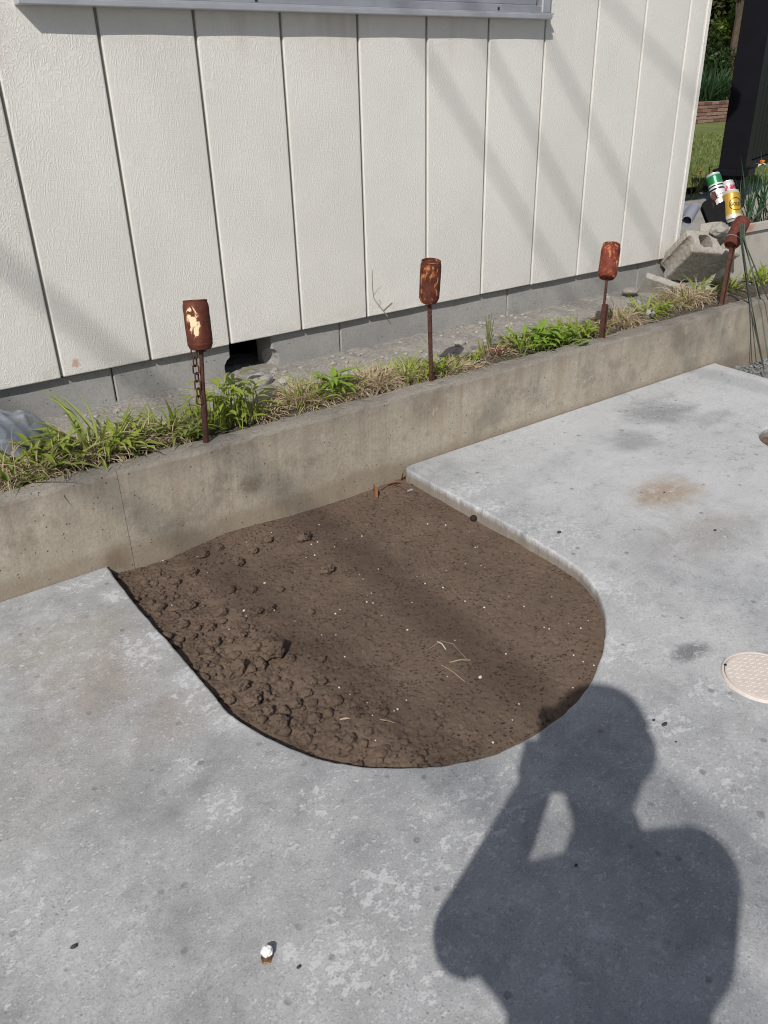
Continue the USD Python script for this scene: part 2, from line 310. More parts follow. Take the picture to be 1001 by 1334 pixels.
def mat_plain(name, col, rough=0.6, var=0.25, scale=30, bump=0.0, metallic=0.0, spec=0.4):
    b = NB(); p = b.ob(); n = b.noise(p, scale, 4, 0.6)
    c = b.mix(b.mp(n, 0.3, 0.7), tuple((1 - var) * t for t in col), tuple(min(1, (1 + var * 0.5)) * t for t in col))
    nr = b.bump(b.noise(p, scale * 6, 3), bump, 0.7) if bump else None
    return b.done(name, c, rough, nr, metallic=metallic, specular_ior_level=spec)
M_ALU = mat_plain('aluminium', (0.52, 0.53, 0.56), 0.42, 0.12, 14, 0.0, 0.55)
M_ALU2 = mat_plain('aluminium_dull', (0.40, 0.41, 0.45), 0.5, 0.18, 10, 0.0, 0.5)
M_GLASS = mat_plain('frosted_pane', (0.20, 0.235, 0.27), 0.18, 0.08, 3, 0.0, 0.0, 0.6)
M_GROOVE = mat_plain('groove_grey_tan', (0.24, 0.225, 0.20), 0.8, 0.25, 8)  # folded groove floor between siding boards, toned darker than the boards
M_DARK = mat_plain('dark_gap', (0.02, 0.02, 0.02), 0.9, 0.2, 20)
M_BLACK = mat_plain('black_paint', (0.006, 0.006, 0.009), 0.5, 0.3, 6, 0.0, 0.0, 0.15)
M_RUBBER = mat_plain('black_rubber', (0.009, 0.009, 0.010), 0.7, 0.3, 30, 0.0, 0.0, 0.12)
M_PVC = mat_plain('grey_pipe', (0.27, 0.28, 0.33), 0.45, 0.1, 12)
M_WIRE = mat_plain('green_wire', (0.065, 0.082, 0.06), 0.5, 0.35, 60)
M_STRAW = mat_plain('straw', (0.46, 0.37, 0.23), 0.7, 0.35, 25)
M_STRAW2 = mat_plain('grey_straw', (0.34, 0.27, 0.19), 0.75, 0.4, 25)
M_COVER = None

def mat_rust(name, paint, thr, ctr=None, rad=None, base=(0.070, 0.019, 0.011)):
    b = NB(); p = b.ob()
    n1 = b.noise(p, 45, 5, 0.65); n2 = b.noise(p, 210, 3, 0.6); n3 = b.noise(b.scalev(p, (1, 1, 0.6)), 62, 4, 0.6, 0.6)
    c = b.mix(b.mp(n1, 0.35, 0.68), base, tuple(min(1, 1.75 * t) for t in base))
    c = b.mix(b.m('multiply', b.mp(n2, 0.5, 0.75), 0.55), c, (0.035, 0.014, 0.010))
    if paint:
        m = b.mp(n3, thr - 0.015, thr + 0.03); rim = b.mp(n3, thr - 0.07, thr)
        if ctr is not None:
            bl = b.blob(p, ctr, rad, n1, 0.9, 0.7); m = b.m('multiply', m, b.mp(bl, 0.3, 0.5)); rim = b.m('multiply', rim, bl)
        c = b.mix(b.m('multiply', rim, 0.8), c, (0.33, 0.10, 0.03))
        c = b.mix(m, c, paint)
    return b.done(name, c, 0.75, b.bump(b.m('add', n2, b.m('multiply', n1, 0.6)), 0.0012, 0.8), specular_ior_level=0.3)
M_RUST = mat_rust('rusty_iron', None, 0, base=(0.050, 0.021, 0.014))

def mat_leaf(name, c0, c1, c2=None, trans=0.35):
    b = NB(); r = b.n('geometry', 'random_per_island'); n = b.noise(b.ob(), 25, 2)
    stops = [(0, c0), (0.6, c1), (1, c2 or c1)]
    c = b.mix(b.mp(n, 0.3, 0.7, 0, 0.3), b.ramp(r, stops), tuple(0.75 * t for t in c0))
    return b.leafy(name, c, 0.5, trans)
M_GRASS_LIME = mat_leaf('lime_grass', (0.33, 0.40, 0.07), (0.50, 0.53, 0.12), (0.64, 0.58, 0.24), 0.42)
M_GRASS = mat_leaf('green_grass', (0.27, 0.33, 0.075), (0.46, 0.48, 0.13), (0.64, 0.58, 0.30), 0.42)
M_BROAD = mat_leaf('broad_leaf', (0.25, 0.37, 0.055), (0.40, 0.50, 0.09), (0.54, 0.56, 0.16), 0.42)
M_OLIVE = mat_leaf('olive_leaf', (0.20, 0.21, 0.06), (0.28, 0.28, 0.08), (0.38, 0.31, 0.12))
M_STRAP = mat_leaf('strap_leaf', (0.035, 0.085, 0.035), (0.06, 0.125, 0.05), (0.09, 0.16, 0.06), 0.25)
M_DRY = mat_leaf('dry_blade', (0.46, 0.37, 0.25), (0.62, 0.53, 0.38), (0.74, 0.66, 0.52), 0.25)
M_RED = mat_leaf('reddish_leaf', (0.22, 0.09, 0.06), (0.30, 0.15, 0.09), (0.18, 0.17, 0.05), 0.25)
M_TREE = mat_leaf('tree_leaf', (0.030, 0.055, 0.012), (0.060, 0.095, 0.018), (0.16, 0.17, 0.025), 0.35)
M_TREE2 = mat_leaf('tree_leaf_b', (0.050, 0.050, 0.014), (0.085, 0.075, 0.02), (0.13, 0.075, 0.03), 0.35)
M_SHRUB = mat_leaf('shrub_leaf', (0.09, 0.13, 0.015), (0.17, 0.21, 0.02), (0.26, 0.27, 0.03), 0.35)
M_FROND = mat_leaf('frond_leaf', (0.035, 0.075, 0.03), (0.06, 0.11, 0.04), (0.085, 0.13, 0.05), 0.25)
M_BARK = mat_plain('bark', (0.10, 0.075, 0.05), 0.9, 0.4, 12, 0.01)
M_PEBBLE = mat_plain('grey_gravel', (0.25, 0.25, 0.245), 0.85, 0.5, 40, 0.002)
# ------------------------------------------------------------------ ground, slab, soil
def mat_ground():
    b = NB(); p = b.pos(); y = b.n('separate_xyz', 'y', vector=p)
    n = b.noise(p, 1.3, 5, 0.6); n2 = b.noise(p, 22, 4, 0.65); n3 = b.noise(b.scalev(p, (1, 1, .3)), 160, 2)
    lawn = b.mix(b.mp(n, 0.35, 0.65), (0.14, 0.175, 0.055), (0.20, 0.225, 0.08))
    lawn = b.mix(b.m('multiply', b.mp(n2, 0.5, 0.7), 0.5), lawn, (0.19, 0.18, 0.075))
    lawn = b.mix(b.m('multiply', b.mp(n3, 0.45, 0.7), 0.5), lawn, (0.08, 0.11, 0.03))
    dirt = b.mix(b.mp(n2, 0.35, 0.65), (0.16, 0.14, 0.115), (0.25, 0.23, 0.20))
    far = b.mp(b.m('add', y, b.m('multiply', n2, 0.5)), 4.05, 4.35)
    return b.done('ground', b.mix(far, dirt, lawn), 0.95, b.bump(b.m('add', n2, n3), 0.02, 0.6), specular_ior_level=0.15)
M_GROUND = mat_ground()
def ground_z(X, Y):
    z = np.where(Y < 2.0, -0.14, np.where(Y < 3.0, 0.17, 0.215))
    z = np.where(Y > 4.2, 0.25, z); z = np.where(Y > 11.95, 0.60, z)
    return z + np.where(Y > 14, 0.02 * (Y - 14), 0) * 0.4
gx = np.unique(np.concatenate([np.linspace(-150, 200, 36), np.linspace(-6, 14, 41)]))
gy = np.array([-150, -60, -25, -10, -5, 0, 1.96, 2.0, 2.02, 2.6, 2.99, 3.01, 3.6, 4.19, 4.21, 6, 8, 10, 11.5, 11.94, 11.96, 13, 14, 20, 40, 90, 200.])
obj('ground', grid(gx, gy, ground_z), M_GROUND, kind='structure')

# outline of the soil pit in the slab, traced on the slab plane (metres)
pit = np.array([on_slab(x, y)[:2] for x, y in [(138.6, 735.5), (173, 782), (216, 831), (259, 881), (293, 921.5), (310, 937), (336, 953), (370.5, 970), (409, 985), (452, 994.5), (487, 998.5), (525, 999), (567, 997.5), (620, 988), (655, 977), (697, 956), (725, 936.6),
                (751, 913), (767, 893), (779, 868), (787.5, 838.7), (789.6, 810), (784.5, 784), (774, 763), (760, 746), (733, 726), (704, 708), (669, 687), (620, 660), (567, 632), (527, 610)]])
pit[0, 1] = max(pit[0, 1], YP - 0.001); pit = np.vstack([pit, [[pit[-1, 0], YP - 0.001]]])
def densify(P, step, closed=False):
    P = np.asarray(P, float)
    if closed: P = np.vstack([P, P[:1]])
    from scipy.interpolate import PchipInterpolator
    s = np.concatenate([[0], np.cumsum(np.linalg.norm(np.diff(P, axis=0), axis=1))])
    q = np.linspace(0, s[-1], max(3, int(s[-1] / step)))
    out = np.stack([PchipInterpolator(s, P[:, 0])(q), PchipInterpolator(s, P[:, 1])(q)], 1)
    return out[:-1] if closed else out
pit_line = densify(pit, 0.012)                                   # from the left end at the kerb round to the right end
pit_line[:, 1] = np.minimum(pit_line[:, 1], YP)
pl = [pit_line[0]]
for q in pit_line[1:]:
    if np.linalg.norm(q - pl[-1]) > 0.004: pl.append(q)
pit_line = np.array(pl)
XR = 3.062                                                          # right edge of the slab
# round corner of the slab beside the kerb on the right of the pit
k = len(pit_line) - 1
while pit_line[k, 1] > YP - 0.03: k -= 1
xk = pit_line[k, 0]
cc = np.array([[xk - 0.002, YP - 0.028], [xk + 0.004, YP - 0.015], [xk + 0.016, YP - 0.006], [xk + 0.036, YP - 0.002]])
pit_line = np.vstack([pit_line[:k + 1], cc])
outer = np.array([(XR, YP - 0.002), (XR - 0.012, 1.70), (XR - 0.02, 0.5), (XR - 0.03, -4.5), (-4.5, -4.5), (-4.5, YP - 0.002)])
outer_d = np.vstack([np.linspace(outer[i], outer[i + 1], n, endpoint=False) for i, n in ((0, 8), (1, 12), (2, 6), (3, 4), (4, 4))] + [outer[5:]])
line = np.vstack([pit_line, outer_d])
tt = np.roll(line, -1, 0) - np.roll(line, 1, 0); nn = np.stack([tt[:, 1], -tt[:, 0]], 1); nn /= np.linalg.norm(nn, axis=1, keepdims=True)
if Polygon(line).exterior.is_ccw: nn = -nn
else: pass
# nn points into the slab
test = Polygon(line)
if not test.contains(Point(line[40] + nn[40] * 0.01)): nn = -nn
jit = (meshkit.fbm(np.column_stack([line * 45, np.zeros(len(line))]) + 50, 3, 3) - 0.5)
jit[len(pit_line):] *= 0.2
base_line = line + nn * (jit * 0.0050)[:, None]
hole_c, hole_r = np.array([2.575, 1.255]), 0.135
ha = np.linspace(0, 2 * math.pi, 64, endpoint=False)
def hole_ring(r): return hole_c + np.stack([np.cos(ha), np.sin(ha)], 1) * r
def ring_strip(A, za, B, zb):
    n = len(A); v = np.vstack([np.column_stack([A, np.full(n, za)]), np.column_stack([B, np.full(n, zb)])])
    i = np.arange(n); j = (i + 1) % n
    return trimesh.Trimesh(v, np.vstack([np.stack([i, j, j + n], 1), np.stack([i, j + n, i + n], 1)]), process=False)
def slab_mesh():
    c = 0.005
    top_l = base_line + nn * c; mid = base_line + nn * c * 0.35
    poly = Polygon(top_l, [hole_ring(hole_r + c)]).buffer(0)
    v, f = trimesh.creation.triangulate_polygon(poly, engine='earcut')
    top = trimesh.Trimesh(np.column_stack([v, np.zeros(len(v))]), f, process=False)
    if top.face_normals[:, 2].mean() < 0: top.invert()
    parts = [top]
    for A, za, B, zb in ((top_l, 0, mid, -0.0016), (mid, -0.0016, base_line, -c), (base_line, -c, base_line - nn * 0.004, -0.10)):
        parts.append(ring_strip(A, za, B, zb))
    for ra, za, rb, zb in ((hole_r + c, 0, hole_r, -c), (hole_r, -c, hole_r, -0.10)):
        parts.append(ring_strip(hole_ring(ra), za, hole_ring(rb), zb))
    for s in parts[1:]:
        pass
    m = cat(parts); m.vertices[:, 2] += zs(m.vertices[:, 0]); return m
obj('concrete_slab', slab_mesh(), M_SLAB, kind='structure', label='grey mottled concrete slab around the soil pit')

# soil in the pit: a finely divided height field with crumbs, rougher on the left
SX, SY = np.arange(0.425, 1.42, 0.0026), np.arange(0.775, 1.95, 0.0026)
def soil_base(X, Y):
    z = -0.030 + zs(X)
    z = z - 0.013 * np.clip((Y - 0.9) / 0.5, 0, 1)
    z = z + 0.012 * np.clip((0.60 - X) / 0.15, 0, 1) * np.clip((Y - 0.95) / 0.2, 0, 1)
    z = z + 0.018 * np.exp(-((X - 0.80) / 0.15) ** 2 - ((Y - 1.95) / 0.13) ** 2)
    z = z + 0.020 * np.exp(-((X - 0.70) / 0.16) ** 2 - ((Y - 1.45) / 0.30) ** 2)
    z = z + 0.002 * np.clip((X - 1.0) / 0.3, 0, 1)
    return z + 0.014 * f2(X, Y, 5, 3, 1)
def roughness_at(X, Y): return np.clip((0.90 - 0.22 * (Y - 1.0) - X) / 0.26 + 0.25 * np.clip((Y - 1.78) / 0.12, 0, 1), 0.06, 1.0)
SGX, SGY = np.meshgrid(SX, SY)
SZ = soil_base(SGX, SGY); rg = roughness_at(SGX, SGY)
SZ = SZ + rg * 0.020 * f2(SGX, SGY, 22, 4, 2) + (0.35 + 0.5 * rg) * 0.007 * f2(SGX, SGY, 90, 3, 4)
SZ = SZ + 0.0026 * f2(SGX, SGY, 210, 2, 21) + rg * 0.004 * np.abs(f2(SGX, SGY, 55, 3, 23)) * 2
rs = np.random.default_rng(11)
for i in range(4200):
    cx, cy = rs.uniform(0.43, 1.41), rs.uniform(0.79, 1.945); g = float(roughness_at(cx, cy))
    if rs.random() > 0.35 + 0.65 * g: continue
    r = (0.0022 + 0.0034 * rs.random() ** 2.5)
    i0, i1 = np.searchsorted(SX, [cx - r, cx + r]); j0, j1 = np.searchsorted(SY, [cy - r, cy + r])
    if i1 - i0 < 1 or j1 - j0 < 1: continue
    gx_, gy_ = SGX[j0:j1, i0:i1], SGY[j0:j1, i0:i1]
    d2 = (gx_ - cx) ** 2 + (gy_ - cy) ** 2
    s = 0.6 if rs.random() < 0.55 else -1.0
    SZ[j0:j1, i0:i1] += s * 0.75 * np.sqrt(np.clip(r * r - d2, 0, None))
_v = np.stack([SGX, SGY, SZ], -1).reshape(-1, 3); nx = len(SX); _i = np.arange((len(SY) - 1) * nx).reshape(len(SY) - 1, nx)[:, :-1].ravel()
_f = np.concatenate([np.stack([_i, _i + 1, _i + nx + 1], 1), np.stack([_i, _i + nx + 1, _i + nx], 1)])
keep_poly = Polygon(np.vstack([pit_line[:, :2], [[pit_line[-1, 0], YP + .02], [pit_line[0, 0], YP + .02]]])).buffer(0.018)
from shapely import contains_xy
ins = contains_xy(keep_poly, _v[:, 0], _v[:, 1]); _f = _f[ins[_f].all(1)]
soil = trimesh.Trimesh(_v, _f, process=False); soil.remove_unreferenced_vertices()
obj('soil', soil, M_SOIL, smooth=True, kind='structure', label='dark brown crumbly soil filling the rounded pit')
def soil_z(x, y):
    i = int(np.clip(np.searchsorted(SX, x), 0, len(SX) - 1)); j = int(np.clip(np.searchsorted(SY, y), 0, len(SY) - 1)); return float(SZ[j, i])
def on_soil(px, py):
    z = -0.05
    for _ in range(6):
        p = on_z(px, py, z); z = soil_z(p[0], p[1])
    return np.array([p[0], p[1], z])
# the larger clods, where the photograph shows them: pixel and radius in pixels
CL = [(357, 852, 19), (312, 872, 12), (340, 868, 10), (330, 915, 14), (300, 880, 8), (365, 945, 13), (385, 920, 10), (400, 905, 9), (318, 895, 9), (425, 746, 11), (395, 703, 11), (250, 748, 9), (208, 795, 9),
      (290, 800, 8), (300, 770, 7), (335, 800, 8), (280, 840, 9), (265, 725, 8), (410, 940, 10), (440, 915, 8), (420, 890, 7), (375, 895, 8), (350, 930, 9), (300, 915, 8), (335, 845, 8), (352, 795, 7), (230, 760, 7), (455, 965, 9),
      (400, 965, 9), (500, 930, 8), (310, 735, 9), (330, 720, 7), (350, 705, 7), (285, 715, 7), (275, 820, 7), (250, 790, 7), (437, 950, 7), (480, 955, 7), (380, 860, 7), (405, 800, 6), (365, 770, 6), (240, 815, 7), (315, 830, 8), (420, 860, 6), (330, 770, 6)]
for k, (px, py, rp) in enumerate(CL):
    p = on_soil(px, py); r = rp * 0.85 * (p - CAM) @ FW / FPX
    lab = 'small clod of dark soil lying on the rough left side of the soil bed'
    grp = 'clods of soil on the rough left side of the bed'
    if k == 0: lab, grp = 'largest dark clod of soil in the middle of the rough left side', None
    if k == 9: lab, grp = 'dark flattened clod alone on smoother soil in the upper middle', None
    if k == 10: lab, grp = 'rounded clod near the upper edge of the soil below the kerb stain', None
    obj('soil_clod', rough_rock([p[0], p[1], p[2] + 0.55 * r], [r * R.uniform(.9, 1.15), r * R.uniform(.85, 1.1), r * R.uniform(.65, .85)], k, 0.52, 3, 2.6), M_CLOD, smooth=True, label=lab, cat='clod', group=grp)
ms = []
for i in range(3200):
    x, y = rs.uniform(0.45, 1.39), rs.uniform(0.80, 1.93); g = float(roughness_at(x, y))
    if not contains_xy(keep_poly.buffer(-0.03), x, y) or rs.random() > 0.30 + 0.8 * g: continue
    r = rs.uniform(0.0012, 0.0030) + (rs.random() ** 5) * 0.011 * g
    ms.append(rough_rock([x, y, soil_z(x, y) + 0.25 * r], [r, r * rs.uniform(.7, 1.2), r * rs.uniform(.5, .85)], i % 40, 0.5, 2, 2.6))
obj('soil_crumbs', cat(ms), M_CLOD, smooth=True, kind='stuff', label='loose crumbs scattered over the dark soil', cat='soil')
# white specks
M_SPECK = mat_plain('white_speck', (0.70, 0.68, 0.62), 0.7, 0.15, 40)
ms = []
for i in range(85):
    x, y = rs.uniform(0.52, 1.37), rs.uniform(0.85, 1.9)
    if not contains_xy(keep_poly.buffer(-0.03), x, y): continue
    r = rs.uniform(0.0010, 0.0022); ms.append(rough_rock([x, y, soil_z(x, y) + r * .6], [r, r * 1.2, r * .8], i % 9, 0.3, 1))
obj('white_specks', cat(ms), M_SPECK, kind='stuff', label='tiny white mineral specks scattered over the soil', cat='specks')
# soil in the second round hole
HX = np.arange(hole_c[0] - 0.15, hole_c[0] + 0.15, 0.005); HY = np.arange(hole_c[1] - 0.15, hole_c[1] + 0.15, 0.005)
hs = grid(HX, HY, lambda X, Y: zs(X) - 0.035 + 0.02 * f2(X, Y, 30, 4, 9))
obj('soil_in_round_hole', hs, M_SOIL, smooth=True, kind='structure', label='brown soil in the small round hole in the slab')

# gravel to the right of the slab
grid_g = grid(np.linspace(3.0, 6.5, 120), np.linspace(-1.0, 1.937, 100), lambda X, Y: -0.045 + 0.014 * f2(X, Y, 9, 3, 5))
obj('gravel_bed', grid_g, M_PEBBLE, smooth=True, kind='structure', label='grey gravel ground beyond the end of the slab')
ms = []
for i in range(3600):
    x, y = 3.045 + rs.random() ** 1.5 * 1.2, YP - 0.01 - rs.random() * 0.9
    r = rs.uniform(0.003, 0.009); ms.append(rough_rock([x, y, -0.043 + 0.014 * float(f2(np.array(x), np.array(y), 9, 3, 5)) + 0.3 * r], [r, r * rs.uniform(.7, 1.2), r * .7], i % 30, 0.3, 1))
obj('gravel', cat(ms), M_PEBBLE, kind='stuff', label='loose grey gravel between slab end and kerb', cat='gravel')

# ------------------------------------------------------------------ kerb of the planter
KW = 0.064
t = thing('planter_kerb', 'long low weathered concrete kerb wall holding the weed bed', 'kerb', (1.0, YP, -0.12))
XJ = [-4.0, on_y(157, 640, YP)[0], on_y(754, 500, YP)[0], 5.2]
for i in range(3):
    x0, x1 = XJ[i] + (0.0006 if i else 0), XJ[i + 1] - 0.0006
    xs = np.linspace(x0, x1, max(20, int((x1 - x0) / 0.012)))
    prof = [(YP, -0.12), (YP, 0.0), (YP, ZB - 0.012), (YP + 0.0015, ZB - 0.005), (YP + 0.007, ZB), (YP + 0.03, ZB + 0.001), (YP + KW, ZB - 0.002), (YP + KW, -0.12)]
    v = []
    for x in xs:
        for j, (y, z) in enumerate(prof):
            w = meshkit.fbm(np.array([x * 24, j * 0.8, 3.0]) + 40, 3, 2) - 0.5
            v.append([x, y + (0.006 * w if 2 <= j <= 4 else 0.002 * w), z + (0.007 * w if 2 <= j <= 6 else 0)])
    n = len(prof); f = []
    for a in range(len(xs) - 1):
        for j in range(n - 1):
            p = a * n + j; f += [[p, p + n, p + n + 1], [p, p + n + 1, p + 1]]
    for a in (0, len(xs) - 1):
        for j in range(1, n - 1):
            f.append([a * n, a * n + j, a * n + j + 1] if a == 0 else [a * n, a * n + j + 1, a * n + j])
    m = trimesh.Trimesh(np.array(v), np.array(f), process=False)
    top = (np.array(f).min(1) % n >= 3)
    body, cap = m.copy(), m.copy()
    sel = np.array([all((q % n) >= 3 and (q % n) <= 6 for q in tri) for tri in f])
    body.update_faces(~sel); cap.update_faces(sel)
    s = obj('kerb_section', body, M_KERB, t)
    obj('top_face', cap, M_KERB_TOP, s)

# bed behind the kerb, rising to a rubble strip at the foundation
def mat_bed():
    b = NB(); p = b.pos(); y = b.n('separate_xyz', 'y', vector=p)
    n1 = b.noise(p, 12, 5, 0.65); n2 = b.noise(p, 90, 4, 0.65)
    pale = b.mix(b.mp(n2, 0.35, 0.7), (0.30, 0.285, 0.26), (0.20, 0.185, 0.165))
    earth = b.mix(b.mp(n2, 0.35, 0.65), (0.055, 0.045, 0.035), (0.13, 0.11, 0.085))
    f = b.mp(b.m('add', y, b.m('multiply', b.m('subtract', n1, 0.5), 0.30)), 2.17, 2.26)
    return b.done('bed_soil', b.mix(f, earth, pale), 0.95, b.bump(n2, 0.006, 0.8), specular_ior_level=0.15)
M_BED = mat_bed()
def bed_z(X, Y):
    t = np.clip((Y - 2.10) / 0.28, 0, 1); t = t * t * (3 - 2 * t)
    return ZB - 0.016 + 0.008 * t + (0.012 + 0.022 * t) * f2(X, Y, 13, 4, 6) + 0.006 * f2(X, Y, 60, 3, 8)
bx_, by_ = np.arange(-1.2, 5.2, 0.011), np.arange(YP + KW - 0.006, 2.72, 0.011)
obj('planting_bed', grid(bx_, by_, bed_z), M_BED, smooth=True, kind='structure', label='narrow earth and rubble bed between kerb and house foundation')
def bz(x, y): return float(bed_z(np.array(x), np.array(y)))
# yard surface past the house corner
obj('gravel_yard', grid(np.arange(3.40, 8.6, 0.04), np.arange(2.70, 4.25, 0.04), lambda X, Y: 0.235 + 0.05 * np.clip((Y - 2.7) / 0.6, 0, 1) + 0.02 * f2(X, Y, 7, 4, 12)), M_RUBBLE, smooth=True, kind='structure', label='grey gritty yard surface past the house corner')

# ------------------------------------------------------------------ the house
HX0, HX1 = -3.2, 3.433
house = thing('house', 'cream panelled house wall on a grey block foundation', 'house', (0.5, D, 0.23))
GX0, GW = 0.55506, 0.27445
def panel(x0, x1, z0, z1):
    """A siding board: flat face with rolled long edges, slightly bowed lower end."""
    e = 0.0045
    prof = [(x0 + e, D + 0.011), (x0 + e, D + 0.004), (x0 + e + 0.0018, D + 0.0012), (x0 + e + 0.006, D), ((x0 + x1) / 2, D - 0.0015), (x1 - e - 0.006, D), (x1 - e - 0.0018, D + 0.0012), (x1 - e, D + 0.004), (x1 - e, D + 0.011)]
    zz = [z0, z0 + 0.003, z1]; v = []
    for k, z in enumerate(zz):
        for (x, y) in prof: v.append([x, y + (0.0025 if k == 0 else 0), z])
    n = len(prof); f = []
    for a in range(len(zz) - 1):
        for j in range(n - 1):
            p = a * n + j; f += [[p, p + 1, p + n + 1], [p, p + n + 1, p + n]]
    c = len(v); v.append([(x0 + x1) / 2, D + 0.008, z0])
    for j in range(n - 1): f.append([c, j + 1, j])
    f.append([c, 0, n - 1])
    return trimesh.Trimesh(np.array(v), np.array(f), process=False)
i = -14
while GX0 + i * GW < HX1 - 0.05:
    x0, x1 = max(HX0, GX0 + i * GW), min(HX1 - 0.024, GX0 + (i + 1) * GW)
    if x1 - x0 > 0.02:
        obj('siding_panel', panel(x0, x1, ZS + R.uniform(-0.0015, 0.0015), 2.75), M_SIDING[i % 2], house, smooth=25)
    i += 1
obj('corner_trim', cat([rbx(HX1 - 0.022, HX1 + 0.004, D - 0.003, D + 0.03, ZS - 0.002, 2.75, 0.003)]), M_SIDING[0], house)
obj('side_wall', bx(HX1 - 0.012, HX1, D + 0.03, D + 6.0, ZS, 2.75), M_SIDING[1], house)
obj('groove_backing', bx(HX0, HX1 - 0.03, D + 0.0085, D + 0.0098, ZS + 0.004, 2.75), M_GROOVE, house)
obj('sheathing', cat([bx(HX0, HX1 - 0.03, D + 0.012, D + 0.02, ZS + 0.004, 2.75), bx(HX0, HX0 + .02, D + 0.0211, D + 6, ZS, 2.75), bx(HX0, HX1 - .02, D + 6.0, D + 6.02, ZS, 2.75), bx(HX0 + .03, HX1 - 0.03, D + 0.13, D + 5.9, ZS + 0.02, ZS + 0.06)]), M_DARK, house)
# foundation blocks, with the vent gap between two of them
FY = D + 0.023
HOLE = (on_y(300, 455, FY)[0], on_y(353, 445, FY)[0])
JX = [HX0, -0.95, -0.12, on_y(148, 495, FY)[0], HOLE[0], HOLE[1], on_y(443, 430, FY)[0], on_y(662, 375, FY)[0], 3.19, HX1 - 0.01]
for i in range(len(JX) - 1):
    if i == 4: continue
    x0, x1 = JX[i] + 0.002, JX[i + 1] - 0.002
    m = rbx(x0, x1, FY, FY + 0.12, 0.02, ZS - 0.003, 0.004)
    if i in (3, 5):                                                    # broken lower corner beside the vent
        A = m3.Manifold(m3.Mesh(m.vertices.astype(np.float32), m.faces.astype(np.uint32)))
        cx = JX[i + 1] if i == 3 else JX[i]
        cut = rough_rock([cx + (0.004 if i == 3 else -0.004), FY - 0.01, 0.245], [0.030, 0.09, 0.045], 5 + i, 0.2, 3)
        A = A - m3.Manifold(m3.Mesh(cut.vertices.astype(np.float32), cut.faces.astype(np.uint32)))
        mm = A.to_mesh(); m = trimesh.Trimesh(mm.vert_properties[:, :3], mm.tri_verts, process=False)
    obj('foundation_block', m, M_FOUND, house)
obj('vent_recess', cat([bx(HOLE[0] - 0.05, HOLE[1] + 0.05, FY + 0.40, FY + 0.42, 0.02, ZS), bx(HOLE[0] - 0.07, HOLE[0] - 0.05, FY + 0.121, FY + 0.42, 0.02, ZS), bx(HOLE[1] + 0.05, HOLE[1] + 0.07, FY + 0.121, FY + 0.42, 0.02, ZS)]), M_DARK, house)
obj('side_foundation', bx(HX1 - 0.13, HX1 - 0.012, FY + 0.121, D + 6.0, 0.02, ZS - 0.003), M_FOUND, house)
# window at the top of the picture
w = obj('window', cat([bx(0.65, 2.448, D - 0.004, D + 0.018, 1.292, 2.22)]), M_DARK, house)
SZ0 = CAM[2] + (on_y(372, 14.5, D - 0.046)[2] - CAM[2])
obj('sill', cat([rbx(on_y(24, 4, D - 0.046)[0], on_y(720.5, 24, D - 0.046)[0], D - 0.046, D - 0.001, SZ0, SZ0 + 0.014, 0.002), rbx(0.632, 2.474, D - 0.039, D - 0.0012, SZ0 + 0.0142, SZ0 + 0.019, 0.001)]), M_ALU, w)
fz = SZ0 + 0.0192
obj('track', cat([rbx(0.636, 2.448, D - 0.030, D - 0.0045, fz, fz + 0.022, 0.002)]), M_ALU2, w)
obj('frame', cat([rbx(2.418, 2.458, D - 0.036, D - 0.0045, fz + 0.0002, 2.26, 0.003), rbx(0.634, 0.653, D - 0.0362, D - 0.0045, fz, 2.26, 0.003), rbx(0.654, 2.417, D - 0.036, D - 0.0045, 2.22, 2.26, 0.003)]), M_ALU, w)
obj('sash', cat([rbx(0.654, 2.405, D - 0.020, D - 0.006, fz + 0.0225, fz + 0.056, 0.003), rbx(2.372, 2.405, D - 0.0195, D - 0.006, fz + 0.0565, 2.21, 0.003), rbx(1.40, 1.445, D - 0.0195, D - 0.006, fz + 0.0565, 2.21, 0.003)]), M_ALU2, w)
obj('pane', bx(0.66, 2.372, D - 0.012, D - 0.007, fz + 0.057, 2.205), M_GLASS, w)
for px in (335, 650):
    q = on_y(px, 12, D - 0.031)[0]
    obj('drain_slot', bx(q - 0.004, q + 0.004, D - 0.0315, D - 0.0301, fz + 0.004, fz + 0.013), M_DARK, w)
# roof: low gable, ridge along the wall
def roof_mesh():
    y0, y1, ym, zr = D - 0.32, D + 6.35, D + 3.0, 3.9
    pts = [(y0, 2.78), (ym, zr), (y1, 2.78), (y1, 2.86), (ym, zr + 0.09), (y0, 2.86)]
    m = trimesh.creation.extrude_polygon(Polygon(pts), HX1 - HX0 + 0.5, engine='earcut')
    v = m.vertices.copy(); m.vertices = np.stack([v[:, 2] + HX0 - 0.25, v[:, 0], v[:, 1]], 1); m.invert(); return m
M_ROOF = mat_plain('roof_tile', (0.10, 0.10, 0.11), 0.6, 0.3, 3)
rf = obj('roof', roof_mesh(), M_ROOF, house)
g1 = trimesh.creation.extrude_polygon(Polygon([(D + .02, 2.751), (D + 5.98, 2.751), (D + 3.0, 3.85)]), 0.012, engine='earcut')
for xg in (HX0, HX1 - 0.012):
    gm = g1.copy(); v = gm.vertices.copy(); gm.vertices = np.stack([v[:, 2] + xg, v[:, 0], v[:, 1]], 1); gm.invert()
    obj('gable', gm, M_SIDING[1], house)
